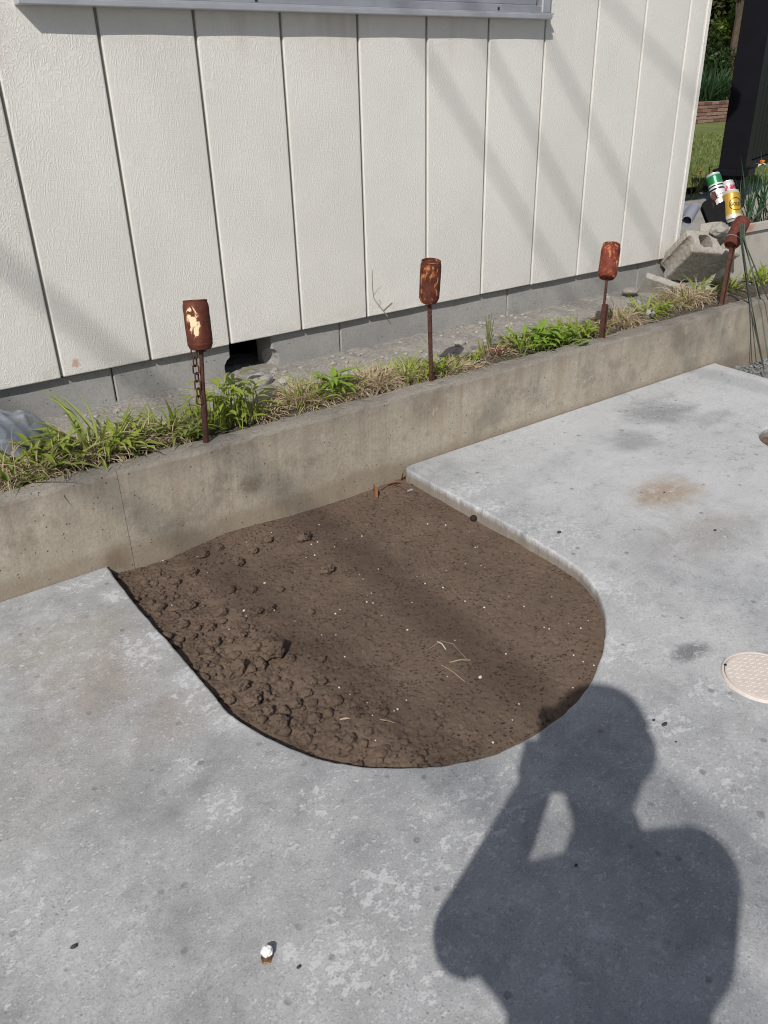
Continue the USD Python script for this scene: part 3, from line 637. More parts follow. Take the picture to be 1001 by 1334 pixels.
# dry vine stalk stuck to the siding
tw = thing('dry_vine', 'thin dry forked vine stalk clinging to the siding above the foundation', 'vine', on_y(500, 408, D - 0.003))
V = lambda *pp: [on_y(x, y, D - 0.004) for x, y in pp]
obj('stalk', tube(V((485, 351), (485, 372), (487, 388), (494, 398), (500, 405), (505, 412)), [.0006, .0010, .0012, .0014, .0015, .0015], 5), M_STRAW, tw)
obj('branch', tube(V((500, 404), (505, 399), (511, 394)), .0012, 5), M_STRAW2, tw)
obj('branch', tube(V((486, 384), (492, 376), (498, 371)), .0005, 5), M_STRAW, tw)
obj('tendril', tube(V((493, 397), (496, 395), (496, 391), (493, 391)), .0005, 5), M_STRAW2, tw)
# ------------------------------------------------------------------ rusty cans on stakes
def can_mesh(r, h, seed, dent=0.05, n=36, open_bottom=False):
    """A drinks can, base at the origin, z along its axis."""
    prof = [(0.0, 0.006), (r * 0.62, 0.006), (r * 0.72, 0.0), (r * 0.78, 0.0), (r * 0.86, 0.004), (r * 0.965, 0.012), (r * 0.985, 0.0135), (r * 0.985, 0.016), (r * 0.97, 0.0175), (r, 0.022)]
    prof += [(r, z) for z in np.linspace(0.028, h - 0.026, 14)]
    prof += [(r, h - 0.017), (r * 0.985, h - 0.012), (r * 0.90, h - 0.003), (r * 0.925, h - 0.0015), (r * 0.925, h + 0.0005), (r * 0.86, h + 0.0010), (r * 0.83, h - 0.005), (0.0, h - 0.005)]
    m = lathe(prof, n); v = m.vertices
    th = np.arctan2(v[:, 1], v[:, 0])
    q = np.stack([np.cos(th) * 1.4, np.sin(th) * 1.4, v[:, 2] / r * 0.9], -1) + seed * 5.1 + 30
    k = 1 + dent * (meshkit.fbm(q, 3, seed) - 0.55) * 2
    v[:, :2] *= k[:, None]; m.vertices = v; return m
POSTS = [  # base px, can bottom px, can top px, label, lean back
    ((268, 576), (262, 455), (254, 391), 34, 'rusty can with a long cream paint patch on the chained leftmost stake', -0.20),
    ((563, 495), (559, 393), (562, 340), 27.5, 'upright rusty can with orange flecks on the middle round stake', 0.16),
    ((783, 438), (791, 362), (797, 319), 25, 'tilted rusty can with orange scratches on the stake near the concrete block', -0.36)]
mats = [mat_rust('rust_cream', (0.80, 0.66, 0.44), 0.47, None), mat_rust('rust_orange', (0.44, 0.22, 0.08), 0.615, None), mat_rust('rust_flame', (0.46, 0.20, 0.09), 0.60, None, base=(0.115, 0.024, 0.014))]
for k, (pb, pcb, pct, wpx, lab, lean) in enumerate(POSTS):
    base = on_z(*pb, ZB + 0.002); y0 = base[1]
    cb = on_y(*pcb, y0); ct = on_y(*pct, y0 - lean * 0.11)
    ax = unit(ct - cb); h = np.linalg.norm(ct - cb); r = 0.5 * wpx * ((cb - CAM) @ FW) / FPX * 0.98
    t = thing('stake_with_can', lab, 'stake', base)
    x, y, z = axis_frame(ax, UP)
    cm = frame(can_mesh(r, h, k + 1, 0.022 if k == 1 else 0.035), cb, x, y, z)
    if k == 0:
        c_ = (cb + ax * h * 0.52 - FW * r * 0.95 - RT * r * 0.12) - base
        mat = mat_rust('rust_cream_patch', (0.70, 0.56, 0.37), 0.475, c_, (0.016, 0.03, 0.046))
    elif k == 1: mat = mats[1]
    else: mat = mats[2]
    obj('can', cm, mat, t, smooth=35)
    top = cb + ax * 0.02
    if k == 0:
        obj('rod', tube([base - [0, 0, .1], base + (cb - base) * 0.3, cb], [0.0065, 0.0065, 0.006], 8), M_RUST, t)
        obj('rod_sleeve', tube([base - [0, 0, .02], base + (cb - base) * 0.50], 0.0085, 8), M_RUST, t)
        ln = 0.021
        start = cb - ax * 0.004 - RT * 0.017
        end = base + (cb - base) * 0.42 - RT * 0.008
        nl = int(np.linalg.norm(end - start) / (ln * 0.86))
        for j in range(nl):
            c = start + (end - start) * ((j + 0.5) / nl) - FW * 0.011
            u = unit(end - start); s = RT if j % 2 == 0 else unit(FW + 0.35 * RT)
            s = unit(s - u * (s @ u))
            a = np.linspace(0, 2 * math.pi, 17)[:-1]
            loop = [c + u * (math.sin(q) * ln * 0.22 + (ln * 0.36 if math.sin(q) > 0 else -ln * 0.36)) + s * math.cos(q) * ln * 0.36 for q in a]
            loop.append(loop[0]); loop.append(loop[1])
            obj('chain_link', tube(loop, 0.0021, 6, False), M_RUST, t, smooth=True)
        obj('hook', tube([cb - ax * .002 - RT * .016 - FW * .008, cb - ax * 0.004, cb - ax * .003 + RT * .012], 0.003, 6), M_RUST, t)
    elif k == 1:
        n = 60; P = [base - [0, 0, .1] + (cb + ax * .02 - base + [0, 0, .1]) * s for s in np.linspace(0, 1, n)]
        obj('rod', tube(P, [0.0066 + 0.0008 * (i % 2) for i in range(n)], 8), M_RUST, t)
        obj('wire_tie', tube([P[18] + RT * .012, P[17] + FW * -.010, P[18] - RT * .012, P[19] + FW * .01, P[18] + RT * .012], 0.0015, 5), M_RUST, t)
    else:
        mid = base + (cb - base) * 0.55
        obj('rod', tube([base - [0, 0, .1], mid, cb + ax * .02], 0.0048, 8), M_RUST, t)
        sd = unit(np.cross(cb - base, FW)); pp = []
        for off, wv, tv in ((-0.0, sd, FW), (0.0, FW, sd)):
            m = trimesh.creation.box([0.020 if off == 0 else .02, 0.003, np.linalg.norm(mid - base) + 0.1])
        zc = unit(mid - base); L = np.linalg.norm(mid - base) + 0.1; o = base - zc * 0.1
        a1 = frame(bx(-0.010, 0.010, -0.0017, 0.0017, 0, L), o - FW * 0.009, sd, np.cross(zc, sd), zc)
        a2 = frame(bx(-0.0017, 0.0017, 0.002, 0.020, 0, L), o - FW * 0.009 - sd * 0.0082, sd, np.cross(zc, sd), zc)
        obj('angle_iron', cat([a1, a2]), M_RUST, t)
# the fourth can, on an angle iron leaning to the right
base4 = on_z(940, 394, ZB + 0.002)
c4b = on_y(952, 320, base4[1] + 0.03); c4t = on_y(972, 280, base4[1] + 0.06)
t = thing('leaning_stake_with_can', 'dark rusty can wired to a leaning angle iron in front of the concrete block', 'stake', base4)
ax = unit(c4t - c4b); r4 = 0.033; x, y, z = axis_frame(ax, UP)
obj('can', frame(can_mesh(r4, 0.135, 9, 0.05), c4b, x, y, z), mat_rust('rust_dark', None, 0, base=(0.085, 0.022, 0.014)), t, smooth=35)
zc = unit(c4b + ax * .03 - base4); sd = unit(np.cross(zc, FW)); L = np.linalg.norm(c4b - base4) + 0.16; o = base4 - zc * 0.1
obj('angle_iron', cat([frame(bx(-0.009, 0.009, -0.0018, 0.0018, 0, L), o, sd, np.cross(zc, sd), zc), frame(bx(-0.009, -0.0056, 0.002, 0.018, 0, L), o, sd, np.cross(zc, sd), zc)]), M_RUST, t)
a = np.linspace(0, 2 * math.pi, 25)
obj('wire_band', tube([c4b + ax * 0.028 + (x * math.cos(q) + y * math.sin(q)) * (r4 + 0.002) for q in a], 0.0014, 5, False), M_ALU, t)
# green wire hoops standing on the gravel and leaning on that stake
hub = on_y(968, 312, base4[1] - 0.035)
t = thing('wire_hoops', 'bundle of thin green wire hoops leaning on the rusty stake at the right edge', 'wire stand', hub)
feet = [on_z(994, 474, -0.04), on_z(996, 482, -0.04), on_z(1012, 462, -0.04), on_z(1030, 470, -0.04), on_z(1006, 500, -0.04)]
for k, ft in enumerate(feet):
    h0 = hub + RT * (0.004 * k - 0.008) + UP * (0.004 * (k % 3))
    mid = (h0 + ft) / 2 + RT * 0.006 * (k - 2)
    obj('wire_leg', tube([h0 + UP * 0.05 - (ft - h0) * 0.02, h0, mid, ft], 0.0028 if k < 3 else 0.0025, 7), M_WIRE, t)
obj('wire_loop', tube([hub + UP * .05 - RT * .01, hub + UP * 0.062, hub + UP * .05 + RT * .012], 0.0026, 6), M_WIRE, t)

# ------------------------------------------------------------------ concrete block and rubble
_d = unit(ray(903, 340)); _r2 = unit(RT - _d * (RT @ _d)); _u2 = np.cross(_r2, _d)
L_ = unit(0.80 * _r2 - 0.05 * _u2 + 0.60 * _d); H_ = 0.5 * _r2 + 0.58 * _u2 - 0.64 * _d
H_ = unit(H_ - L_ * (H_ @ L_)); T_ = np.cross(L_, H_)              # T_: out of the near broad face
def block_mesh(L, T, Hh):
    m = rbx(0, L, -T, 0, -Hh, 0, 0.006)
    A = m3.Manifold(m3.Mesh(m.vertices.astype(np.float32), m.faces.astype(np.uint32)))
    def sub(mm):
        nonlocal A
        mm.merge_vertices(); A = A - m3.Manifold(m3.Mesh(mm.vertices.astype(np.float32), mm.faces.astype(np.uint32)))
    for c in (0.33, 0.72):
        sub(rbx(c * L - 0.034, c * L + 0.034, -T + 0.026, -0.026, -Hh - .02, 0.02, 0.012))
    cyl = trimesh.creation.cylinder(0.024, Hh + .1, sections=16); cyl.apply_translation([0, -T / 2, -Hh / 2]); sub(cyl)
    A = A.refine_to_length(0.009); mm = A.to_mesh(); v = mm.vert_properties[:, :3].astype(float)
    v = v + 0.0075 * (np.stack([meshkit.fbm(v * 75 + 40 * k, 3, k) for k in range(3)], -1) - 0.5)
    return trimesh.Trimesh(v, mm.tri_verts, process=False)
corner = on_depth(903, 327, 3.62)                                   # near left top corner
blk = block_mesh(0.262, 0.118, 0.222)
blk = frame(blk, corner, L_, T_, H_)
low = blk.vertices[:, 2].min()
blk.apply_translation([0, 0, 0])
t = obj('concrete_block', blk, M_BLOCK, smooth=30, label='hollow concrete block with two cavities tipped over beside the house corner', cat='concrete block')
BLOW = low
def slab_piece(name, c, ax_, r, seed, mat, label, catg='rubble'):
    m = rbx(-r[0], r[0], -r[1], r[1], -r[2], r[2], 0.3 * r[2]); A = m3.Manifold(m3.Mesh(m.vertices.astype(np.float32), m.faces.astype(np.uint32))).refine_to_length(max(0.006, r[0] / 9)); mm = A.to_mesh()
    v = mm.vert_properties[:, :3].astype(float); v = v + r[0] * 0.13 * (np.stack([meshkit.fbm(v * (1.7 / r[0]) + 30 * k + seed, 3, seed + k) for k in range(3)], -1) - 0.5) * [1, 1, 0.35]
    m = trimesh.Trimesh(v, mm.tri_verts, process=False)
    return obj(name, frame(m, c, *ax_), mat, smooth=30, label=label, cat=catg)
p0, p1 = on_y(838, 362, 2.40), on_y(884, 378, 2.27)
xa = unit(p1 - p0); ya = unit(np.array([0.05, 0.72, -0.62])); ya = unit(ya - xa * (ya @ xa)); za = np.cross(xa, ya)
slab_piece('concrete_shard', (p0 + p1) / 2 + ya * 0.05 + [0, -0.015, 0.012], (xa, ya, za), (np.linalg.norm(p1 - p0) / 2, 0.06, 0.017), 3, M_RUBBLE, 'flat broken concrete shard propped up against the foot of the hollow block', 'concrete')
q = on_z(822, 376, ZB + 0.03)
obj('flat_stone', rough_rock([q[0], q[1], bz(q[0], q[1]) + 0.028], (0.042, 0.034, 0.014), 21, 0.2, 3), M_BLOCK, smooth=True, label='round flat stone lying left of the broken shard', cat='stone')
for (px, py, r, lab) in [(848, 402, 0.024, 'pale rubble stone below the propped concrete shard'), (918, 372, 0.030, 'pale stone at the foot of the hollow block behind dry straw'), (935, 305, 0.04, 'lump of concrete resting behind the top edge of the hollow block'),
                      (338, 490, 0.035, 'pale rubble lump at the mouth of the foundation vent'), (372, 490, 0.022, 'small grey rubble stone right of the vent'), (875, 392, 0.016, 'small grey stone among weeds left of the dry straw'), (600, 440, 0.02, 'small pale stone on the rubble strip by the foundation')]:
    if 'top edge' in lab: c = corner + L_ * 0.16 - T_ * 0.11 + H_ * 0.02
    else:
        c = on_z(px, py, ZB + 0.015); c[2] = bz(c[0], c[1]) + 0.25 * r
    obj('rubble_stone', rough_rock(c, (r * 1.2, r * 0.9, r * 0.75), px, 0.35, 3, 1.8), M_RUBBLE, smooth=True, label=lab, cat='stone')
ms = []
for i in range(420):
    x = R.uniform(-1, 4.5); y = R.uniform(2.17, 2.47); r = R.uniform(0.003, 0.010)
    ms.append(rough_rock([x, y, bz(x, y) + 0.2 * r], [r * 1.2, r, r * .7], i % 25, 0.35, 1))
obj('rubble_chips', cat(ms), M_RUBBLE, kind='stuff', label='small grey rubble chips along the foundation', cat='rubble')
# grey drain pipe
e0 = on_depth(886, 268, 3.95); e1 = on_depth(897, 279, 3.86); e2 = on_depth(893, 271, 3.95)
t = thing('drain_pipe', 'short grey plastic drain pipe elbow sticking out past the house corner', 'pipe', e1)
def pipe(P, R0, R1):
    a_, b_ = tube(P, R0, 20, False), tube(P, R1, 20, False); b_.invert()
    return cat([a_, b_])
pa, pb2 = on_depth(905, 270, 3.93), on_depth(895, 288, 3.80)
obj('outlet', pipe([pa, pb2], 0.0255, 0.0215), M_PVC, t, smooth=40)
rim_z = unit(pb2 - pa); xx, yy, zz = axis_frame(rim_z); ring = lathe([(0.0215, 0), (0.0255, 0)], 20); obj('rim', frame(ring, pb2 + rim_z * 0.0002, xx, yy, zz), M_PVC, t)
obj('socket', tube([on_depth(882, 272, 4.0), on_depth(897, 276, 3.93)], 0.029, 20), M_PVC, t, smooth=40)
# black two-lobed rubber thing behind the block
dB = 3.88
lob = [on_depth(x, y, dB) for x, y in ((913, 272), (916, 265), (923, 262), (929, 266), (931, 274), (934, 268), (940, 265), (946, 270), (948, 280), (948, 316), (946, 352), (932, 352), (922, 295))]
pl2 = Polygon([((q - lob[0]) @ RT, (q - lob[0]) @ UP) for q in lob]).buffer(0.006).buffer(-0.004)
obj('rubber_sole', frame(trimesh.creation.extrude_polygon(pl2, 0.03, engine='earcut'), lob[0], RT, UP, -FW), M_RUBBER, label='black rounded two-lobed rubber piece standing behind the concrete block', cat='rubber sole')
leafp = [on_depth(x, y, dB - 0.03) for x, y in ((927, 250), (932, 249), (934, 258), (931, 264), (930, 273), (927, 262))]
obj('dead_leaf', trimesh.Trimesh(np.array(leafp + [leafp[2] - FW * .01]), np.array([[0, 1, 2], [0, 2, 5], [2, 3, 5], [3, 4, 5], [6, 1, 2], [6, 2, 3]]), process=False), M_RUST, label='curled rust brown dead leaf stuck in the notch of the black rubber piece', cat='leaf')
# drinks cans stuck on the black thing
def beer(name, lab, pb, pt, dep, r, build):
    b0, b1 = on_depth(*pb, dep), on_depth(*pt, dep + 0.01); ax = unit(b1 - b0); h = np.linalg.norm(b1 - b0)
    t = thing(name, lab, 'drinks can', b0); x, y, z = axis_frame(ax, UP)
    nb = NB(); p = nb.ob()
    d = nb.n('vector_math', 'value', math_type='dot_product', vector1=p, vector2=tuple(map(float, ax)))
    s = nb.m('divide', d, h); n = nb.noise(p, 60, 3)
    side = nb.n('vector_math', 'value', math_type='dot_product', vector1=p, vector2=tuple(map(float, RT)))
    col = build(nb, s, n, nb.m('divide', side, r), p)
    mat = nb.done('can_' + name.split('_')[0] + str(used[('/World', name)]), col, 0.32, None, metallic=0.35, specular_ior_level=0.5)
    obj('can_body', frame(can_mesh(r, h, len(lab), 0.02), b0, x, y, z), mat, t, smooth=35)
    obj('can_rim', frame(lathe([(r * .80, h - .003), (r * .86, h + .0012), (r * .885, h + .0012), (r * .89, h - .003)], 28), b0, x, y, z), M_ALU, t, smooth=40)
    return t, b0, ax, h
def green_white(nb, s, n, side, p):
    c = nb.ramp(s, [(0, (0.75, 0.75, 0.75)), (0.14, (0.78, 0.74, 0.74)), (0.62, (0.80, 0.78, 0.78)), (0.625, (0.02, 0.03, 0.02)), (0.66, (0.02, 0.03, 0.02)), (0.665, (0.75, 0.75, 0.72)), (0.70, (0.75, 0.75, 0.72)), (0.705, (0.02, 0.03, 0.02)), (0.73, (0.02, 0.03, 0.02)), (0.735, (0.75, 0.75, 0.72)), (0.76, (0.75, .75, .72)), (0.765, (0.03, 0.22, 0.08)), (0.95, (0.03, 0.22, 0.08)), (0.96, (0.6, 0.6, 0.6)), (1, (0.6, 0.6, 0.6))])
    red = nb.m('multiply', nb.mp(nb.m('absolute', nb.m('subtract', s, 0.24)), 0.09, 0.06), nb.mp(nb.noise(p, 110, 2), 0.52, 0.56))
    blue = nb.m('multiply', nb.mp(nb.m('absolute', nb.m('subtract', s, 0.47)), 0.06, 0.04), nb.mp(nb.noise(p, 120, 2), 0.46, 0.50))
    return nb.mix(blue, nb.mix(red, c, (0.55, 0.05, 0.10)), (0.12, 0.16, 0.22))
beer('green_topped_can', 'white drinks can with green top band and dark stripes, tilted left', (944, 284), (929, 228), 3.90, 0.0345, green_white)
def pink(nb, s, n, side, p):
    d = nb.mp(nb.m('absolute', nb.m('subtract', s, 0.68)), 0.20, 0.17)
    ring = nb.m('multiply', d, nb.mp(nb.noise(p, 90, 2), 0.55, 0.60))
    c = nb.mix(d, (0.72, 0.66, 0.66), (0.55, 0.07, 0.12)); return nb.mix(ring, c, (0.75, 0.68, 0.66))
beer('red_and_white_can', 'red and white drinks can tucked behind the gold one', (957, 285), (947, 238), 3.99, 0.0335, pink)
def gold(nb, s, n, side, p):
    c = nb.ramp(s, [(0, (0.55, 0.55, 0.55)), (0.05, (0.50, 0.50, 0.50)), (0.06, (0.12, 0.14, 0.10)), (0.085, (0.12, 0.14, 0.10)), (0.09, (0.60, 0.58, 0.55)), (0.18, (0.62, 0.58, 0.50)), (0.24, (0.50, 0.30, 0.05)), (0.90, (0.50, 0.30, 0.05)), (0.91, (0.60, 0.55, 0.42)), (1, (0.6, 0.58, 0.5))])
    return nb.mix(nb.m('multiply', nb.mp(n, 0.55, 0.7), 0.4), c, (0.62, 0.48, 0.22))
tg, gb, gax, gh = beer('gold_can', 'gold drinks can with a black ring and dark lettering, standing upright', (956, 291), (952, 251), 3.86, 0.0410, gold)
gx_ = unit(np.cross(gax, -FW)); gf = np.cross(gx_, gax)             # right and outward on the can's side
def wrap(m, r):
    """Bends a flat decal (x right, y up, z out) round the gold can."""
    v = m.vertices; a = v[:, 0] / r; rr = r + v[:, 2]
    m = m.copy(); m.vertices = gb + gax * (gh * 0.52) + np.outer(rr * np.sin(a), gx_) + np.outer(v[:, 1], gax) + np.outer(rr * np.cos(a), gf); return m
ring = trimesh.creation.extrude_polygon(Point(0, 0).buffer(0.031, 24).difference(Point(0, 0).buffer(0.0285, 24)), 0.0006, engine='earcut')
obj('ring_mark', wrap(trimesh.Trimesh(*trimesh.remesh.subdivide(ring.vertices + [0.003, 0, 0.0016], ring.faces)), 0.0405), M_DARK, tg)
tx = meshkit.text_mesh('GOLD', 0.016, 0.0006, True); tx.vertices = tx.vertices * [0.75, 1, 1] + [-0.024, -0.008, 0.0016]
obj('lettering', wrap(trimesh.Trimesh(*trimesh.remesh.subdivide(tx.vertices, tx.faces)), 0.0405), M_DARK, tg)

# pale planter trough at the right edge with strap leaved plants
M_TROUGH = mat_concrete('pale_trough', (0.44, 0.41, 0.37), (0.52, 0.49, 0.44), (0.36, 0.32, 0.28), 0.6, [(tuple(on_depth(981, 297, 3.75)), (0.04, 0.06, 0.03), (0.42, 0.13, 0.05), 0.9), (tuple(on_depth(988, 315, 3.75)), (0.05, 0.06, 0.09), (0.36, 0.22, 0.13), 0.7)], 0.4, 0.002)
f0 = on_z(938, 364, ZB + 0.01)
tx_ = np.array([1.0, 0, 0]); ty_ = np.array([0, 1.0, 0])
o = f0 + [0, 0, -0.02]
HT = on_y(976, 290, f0[1])[2] - o[2]
def trough():
    P = Polygon([(0, 0), (0.62, 0), (0.62, 0.09), (0, 0.09)]).buffer(0.012)
    lay = []
    for (g, z) in ((0.0, 0.0), (0.012, HT - 0.035), (0.024, HT - 0.033), (0.024, HT), (-0.002, HT), (-0.010, HT - 0.05)):
        q = sbox(-g, -g, 0.62 + g, 0.09 + g).buffer(0.015, 4); lay.append(np.column_stack([np.array(q.exterior.coords)[:-1], np.full(len(q.exterior.coords) - 1, z)]))
    n = len(lay[0]); v = np.vstack(lay); f = []
    for a in range(len(lay) - 1):
        for j in range(n):
            p, q = a * n + j, a * n + (j + 1) % n
            f += [[p, q, q + n], [p, q + n, p + n]]
    return trimesh.Trimesh(v, np.array(f), process=False)
tr = trough()
if tr.face_normals[np.argmin(tr.triangles_center[:, 1])][1] > 0: tr.invert()
t = thing('planter_trough', 'pale rust-stained planter trough at the right edge behind the wire hoops', 'planter', o)
obj('trough_body', frame(tr, o, tx_, ty_, [0, 0, 1.0]), M_TROUGH, t, smooth=30)
obj('potting_soil', frame(bx(0.0, 0.62, 0.0, 0.09, HT - 0.06, HT - 0.045), o, tx_, ty_, [0, 0, 1.0]), M_SOIL, t)

# ------------------------------------------------------------------ leaves and weeds
def blade(base, d, L, w, bend, curl=0.0, seg=5, fold=0.25):
    """A grass or strap leaf: a folded ribbon that leaves base along d and droops."""
    d = unit(d); side = unit(np.cross(d, [0, 0, 1.0]) if abs(d[2]) < 0.98 else np.array([math.cos(curl * 9), math.sin(curl * 9), 0]))
    p = np.array(base, float); v, f = [], []
    for i in range(seg + 1):
        s = i / seg; ww = w * (0.55 + 0.9 * s if s < 0.45 else (1 - s) / 0.55 * 0.955) if i < seg else 0.0
        nrm = unit(np.cross(side, d))
        v += [p - side * ww / 2, p - nrm * ww * fold, p + side * ww / 2]
        dd = d + np.array([0, 0, -bend]) / seg * (0.3 + 1.4 * s) + side * curl / seg
        d = unit(dd); side = unit(side - d * (side @ d)); p = p + d * L / seg
    for i in range(seg):
        a = i * 3
        f += [[a, a + 1, a + 4], [a, a + 4, a + 3], [a + 1, a + 2, a + 5], [a + 1, a + 5, a + 4]]
    return np.array(v), np.array(f)
def blades(specs):
    V, F, n = [], [], 0
    for s in specs:
        v, f = blade(*s); V.append(v); F.append(f + n); n += len(v)
    return trimesh.Trimesh(np.vstack(V), np.vstack(F), process=False)
def broad(base, d, L, w, bend, seg=5):
    return blade(base, d, L, w, bend, 0.0, seg, 0.14)
def tuft(rng, c, rx, ry, n, L, w, up=1.0, bend=0.9, spread=0.8, curl=0.5):
    S = []
    for i in range(n):
        a = rng.uniform(0, 2 * math.pi); q = math.sqrt(rng.random())
        x, y = c[0] + rx * q * math.cos(a), c[1] + ry * q * math.sin(a)
        out = np.array([math.cos(a) * q + rng.normal(0, .35), math.sin(a) * q + rng.normal(0, .35) + 0.02, 0]) * spread
        S.append(((x, y, bz(x, y) - 0.004), out + [0, 0, up * rng.uniform(0.5, 1.1)], L * rng.uniform(0.5, 1.15), w * rng.uniform(0.65, 1.2), bend * rng.uniform(0.2, 1.6), rng.normal(0, curl)))
    return S
def herb(rng, c, n_st, hgt, nl, L, w):
    """Branching leafy stems: leaves set along short stalks."""
    S, st = [], []
    for i in range(n_st):
        a = rng.uniform(0, 2 * math.pi); b0 = np.array([c[0] + rng.normal(0, .018), c[1] + rng.normal(0, .014), 0]); b0[2] = bz(b0[0], b0[1]) - 0.004
        d = unit([math.cos(a) * 0.45, math.sin(a) * 0.45 - 0.1, 1]); h = hgt * rng.uniform(0.5, 1.05); tip = b0 + d * h; st.append(tube([b0, b0 + d * h * .5 + rng.normal(0, .003, 3), tip], [.0016, .0013, .0008], 5, False))
        for j in range(nl):
            s = (j + 1) / nl; aa = a + j * 2.4 + rng.normal(0, .3)
            S.append((b0 + d * h * s, [math.cos(aa), math.sin(aa), rng.uniform(0.0, 0.7)], L * rng.uniform(0.6, 1.15) * (1.15 - 0.4 * s), w * rng.uniform(.7, 1.2), rng.uniform(0.2, 1.2), rng.normal(0, .2), 5, 0.12))
    return S, cat(st)
WEEDS = [ # px, py (base), half-width m, green blades n / length / width / material, dry blades n / length, label
    (28, 618, 0.085, 46, 0.115, 0.0085, M_GRASS, 50, 0.10, 'broad green grass tuft in front of the grey bag at the left edge'),
    (75, 606, 0.040, 26, 0.090, 0.0060, M_GRASS_LIME, 40, 0.08, 'mixed yellowing tuft just right of the grey bag'),
    (128, 588, 0.060, 50, 0.120, 0.0088, M_GRASS, 60, 0.09, 'tall long bladed grass clump below the first dark block joint'),
    (172, 575, 0.045, 20, 0.085, 0.0055, M_GRASS, 60, 0.07, 'low straw tuft with a few green blades right of the tall clump'),
    (226, 562, 0.050, 55, 0.085, 0.0062, M_GRASS, 60, 0.065, 'green grass clump just left of the chained stake'),
    (402, 516, 0.060, 95, 0.075, 0.0034, M_GRASS_LIME, 130, 0.075, 'fine needle-like grass clump with straw right of the vent'),
    (345, 535, 0.040, 8, 0.05, 0.004, M_GRASS_LIME, 80, 0.055, 'dry brown straw clump below the vent opening'),
    (487, 497, 0.060, 14, 0.055, 0.004, M_GRASS_LIME, 130, 0.070, 'pale dry straw clump between the vent and the middle stake'),
    (540, 487, 0.050, 85, 0.072, 0.0040, M_GRASS_LIME, 60, 0.050, 'feathery lime grass clump left of the middle stake'),
    (603, 478, 0.050, 30, 0.055, 0.0050, M_OLIVE, 60, 0.060, 'brownish herb clump with straw right of the middle stake'),
    (655, 458, 0.055, 22, 0.040, 0.0065, M_OLIVE, 26, 0.04, 'low sparse greens on the kerb between middle and right stakes'),
    (756, 432, 0.045, 60, 0.070, 0.0050, M_GRASS, 34, 0.05, 'dense green clump just left of the right-hand stake'),
    (818, 417, 0.050, 16, 0.06, 0.0045, M_GRASS, 120, 0.075, 'tangled dry straw clump right of the right-hand stake'),
    (855, 405, 0.040, 48, 0.070, 0.0060, M_GRASS_LIME, 14, 0.05, 'small bright green clump below the concrete shard'),
    (897, 388, 0.045, 16, 0.075, 0.005, M_OLIVE, 80, 0.10, 'tall dry straw tuft in front of the hollow block'),
    (926, 380, 0.035, 24, 0.085, 0.0055, M_GRASS, 20, 0.07, 'small green tuft left of the leaning angle iron'),
    (958, 374, 0.045, 60, 0.065, 0.0070, M_GRASS, 18, 0.04, 'dark green leafy clump under the leaning rusty can'),
    (452, 507, 0.045, 26, 0.06, 0.0060, M_GRASS_LIME, 70, 0.07, 'ragged straw and grass clump right of the broad drooping leaves'),
    (585, 480, 0.035, 30, 0.06, 0.0060, M_GRASS_LIME, 40, 0.06, 'lime tuft hugging the right side of the middle stake'),
    (690, 444, 0.045, 44, 0.06, 0.0070, M_GRASS_LIME, 30, 0.05, 'bright tuft at the left end of the wide broad-leaved cluster'),
    (738, 432, 0.045, 44, 0.06, 0.0070, M_GRASS_LIME, 30, 0.05, 'bright tuft at the right end of the wide broad-leaved cluster'),
    (880, 394, 0.035, 30, 0.06, 0.0060, M_GRASS_LIME, 30, 0.06, 'small lime tuft in front of the hollow block foot'),
    (998, 362, 0.060, 66, 0.075, 0.0075, M_GRASS_LIME, 12, 0.05, 'bright green clump before the planter trough at the right edge')]
for k, (px, py, hw, ng, Lg, wg, mg, nd, Ld, lab) in enumerate(WEEDS):
    rng = np.random.default_rng(100 + k); c = on_z(px, py, ZB + 0.003); c[1] = max(c[1], YP + KW) + 0.042; hw *= 1.15; ry = 0.062; Lg *= 1.6 if px < 240 else 1.5; Ld *= 1.4; wg *= 1.75
    t = thing('weed_clump', lab, 'weeds', (c[0], c[1], ZB))
    if ng: obj('green_blades', blades(tuft(rng, c, hw, ry, int(ng * 1.1), Lg, wg, 0.9, 1.1, 1.05)), mg, t, kind='stuff')
    if nd:
        obj('dry_blades', blades(tuft(rng, (c[0], c[1] - 0.016), hw * 1.15, ry, int(nd * 4.2), Ld * 1.0, 0.0046, 0.85, 1.7, 1.0, 1.6)), M_DRY, t, kind='stuff')
        obj('dead_thatch', blades(tuft(rng, (c[0], c[1] - 0.01), hw * 1.2, ry * 0.9, nd // 2, Ld * 0.7, 0.0035, 0.2, 1.2, 1.3, 1.0)), M_STRAW2, t, kind='stuff')
# leafy plants, each leaf its own part
def leafy(name, lab, px, py, n, L, w, hgt, mat, seed, spread=0.03):
    rng = np.random.default_rng(seed); c = on_z(px, py, ZB + 0.003); t = thing(name, lab, 'plant', (c[0], c[1], ZB))
    stems = []
    for i in range(n):
        a = i * 2.4 + rng.normal(0, .3); h = hgt * rng.uniform(0.15, 1.0)
        b0 = np.array([c[0] + rng.normal(0, spread * 0.6), c[1] + rng.normal(0, spread * 0.35), ZB - 0.005]); tip = b0 + [math.cos(a) * .012, math.sin(a) * .012, h]
        stems.append(tube([b0, (b0 + tip) / 2, tip], [.0018, .0014, .001], 5, False))
        v, f = broad(tip, [math.cos(a), math.sin(a) - 0.25, rng.uniform(0.15, 0.9)], L * rng.uniform(.65, 1.15), w * rng.uniform(.75, 1.2), rng.uniform(0.5, 1.7))
        obj('leaf', trimesh.Trimesh(v, f, process=False), mat, t, smooth=True)
    obj('stems', cat(stems), mat, t, kind='stuff')
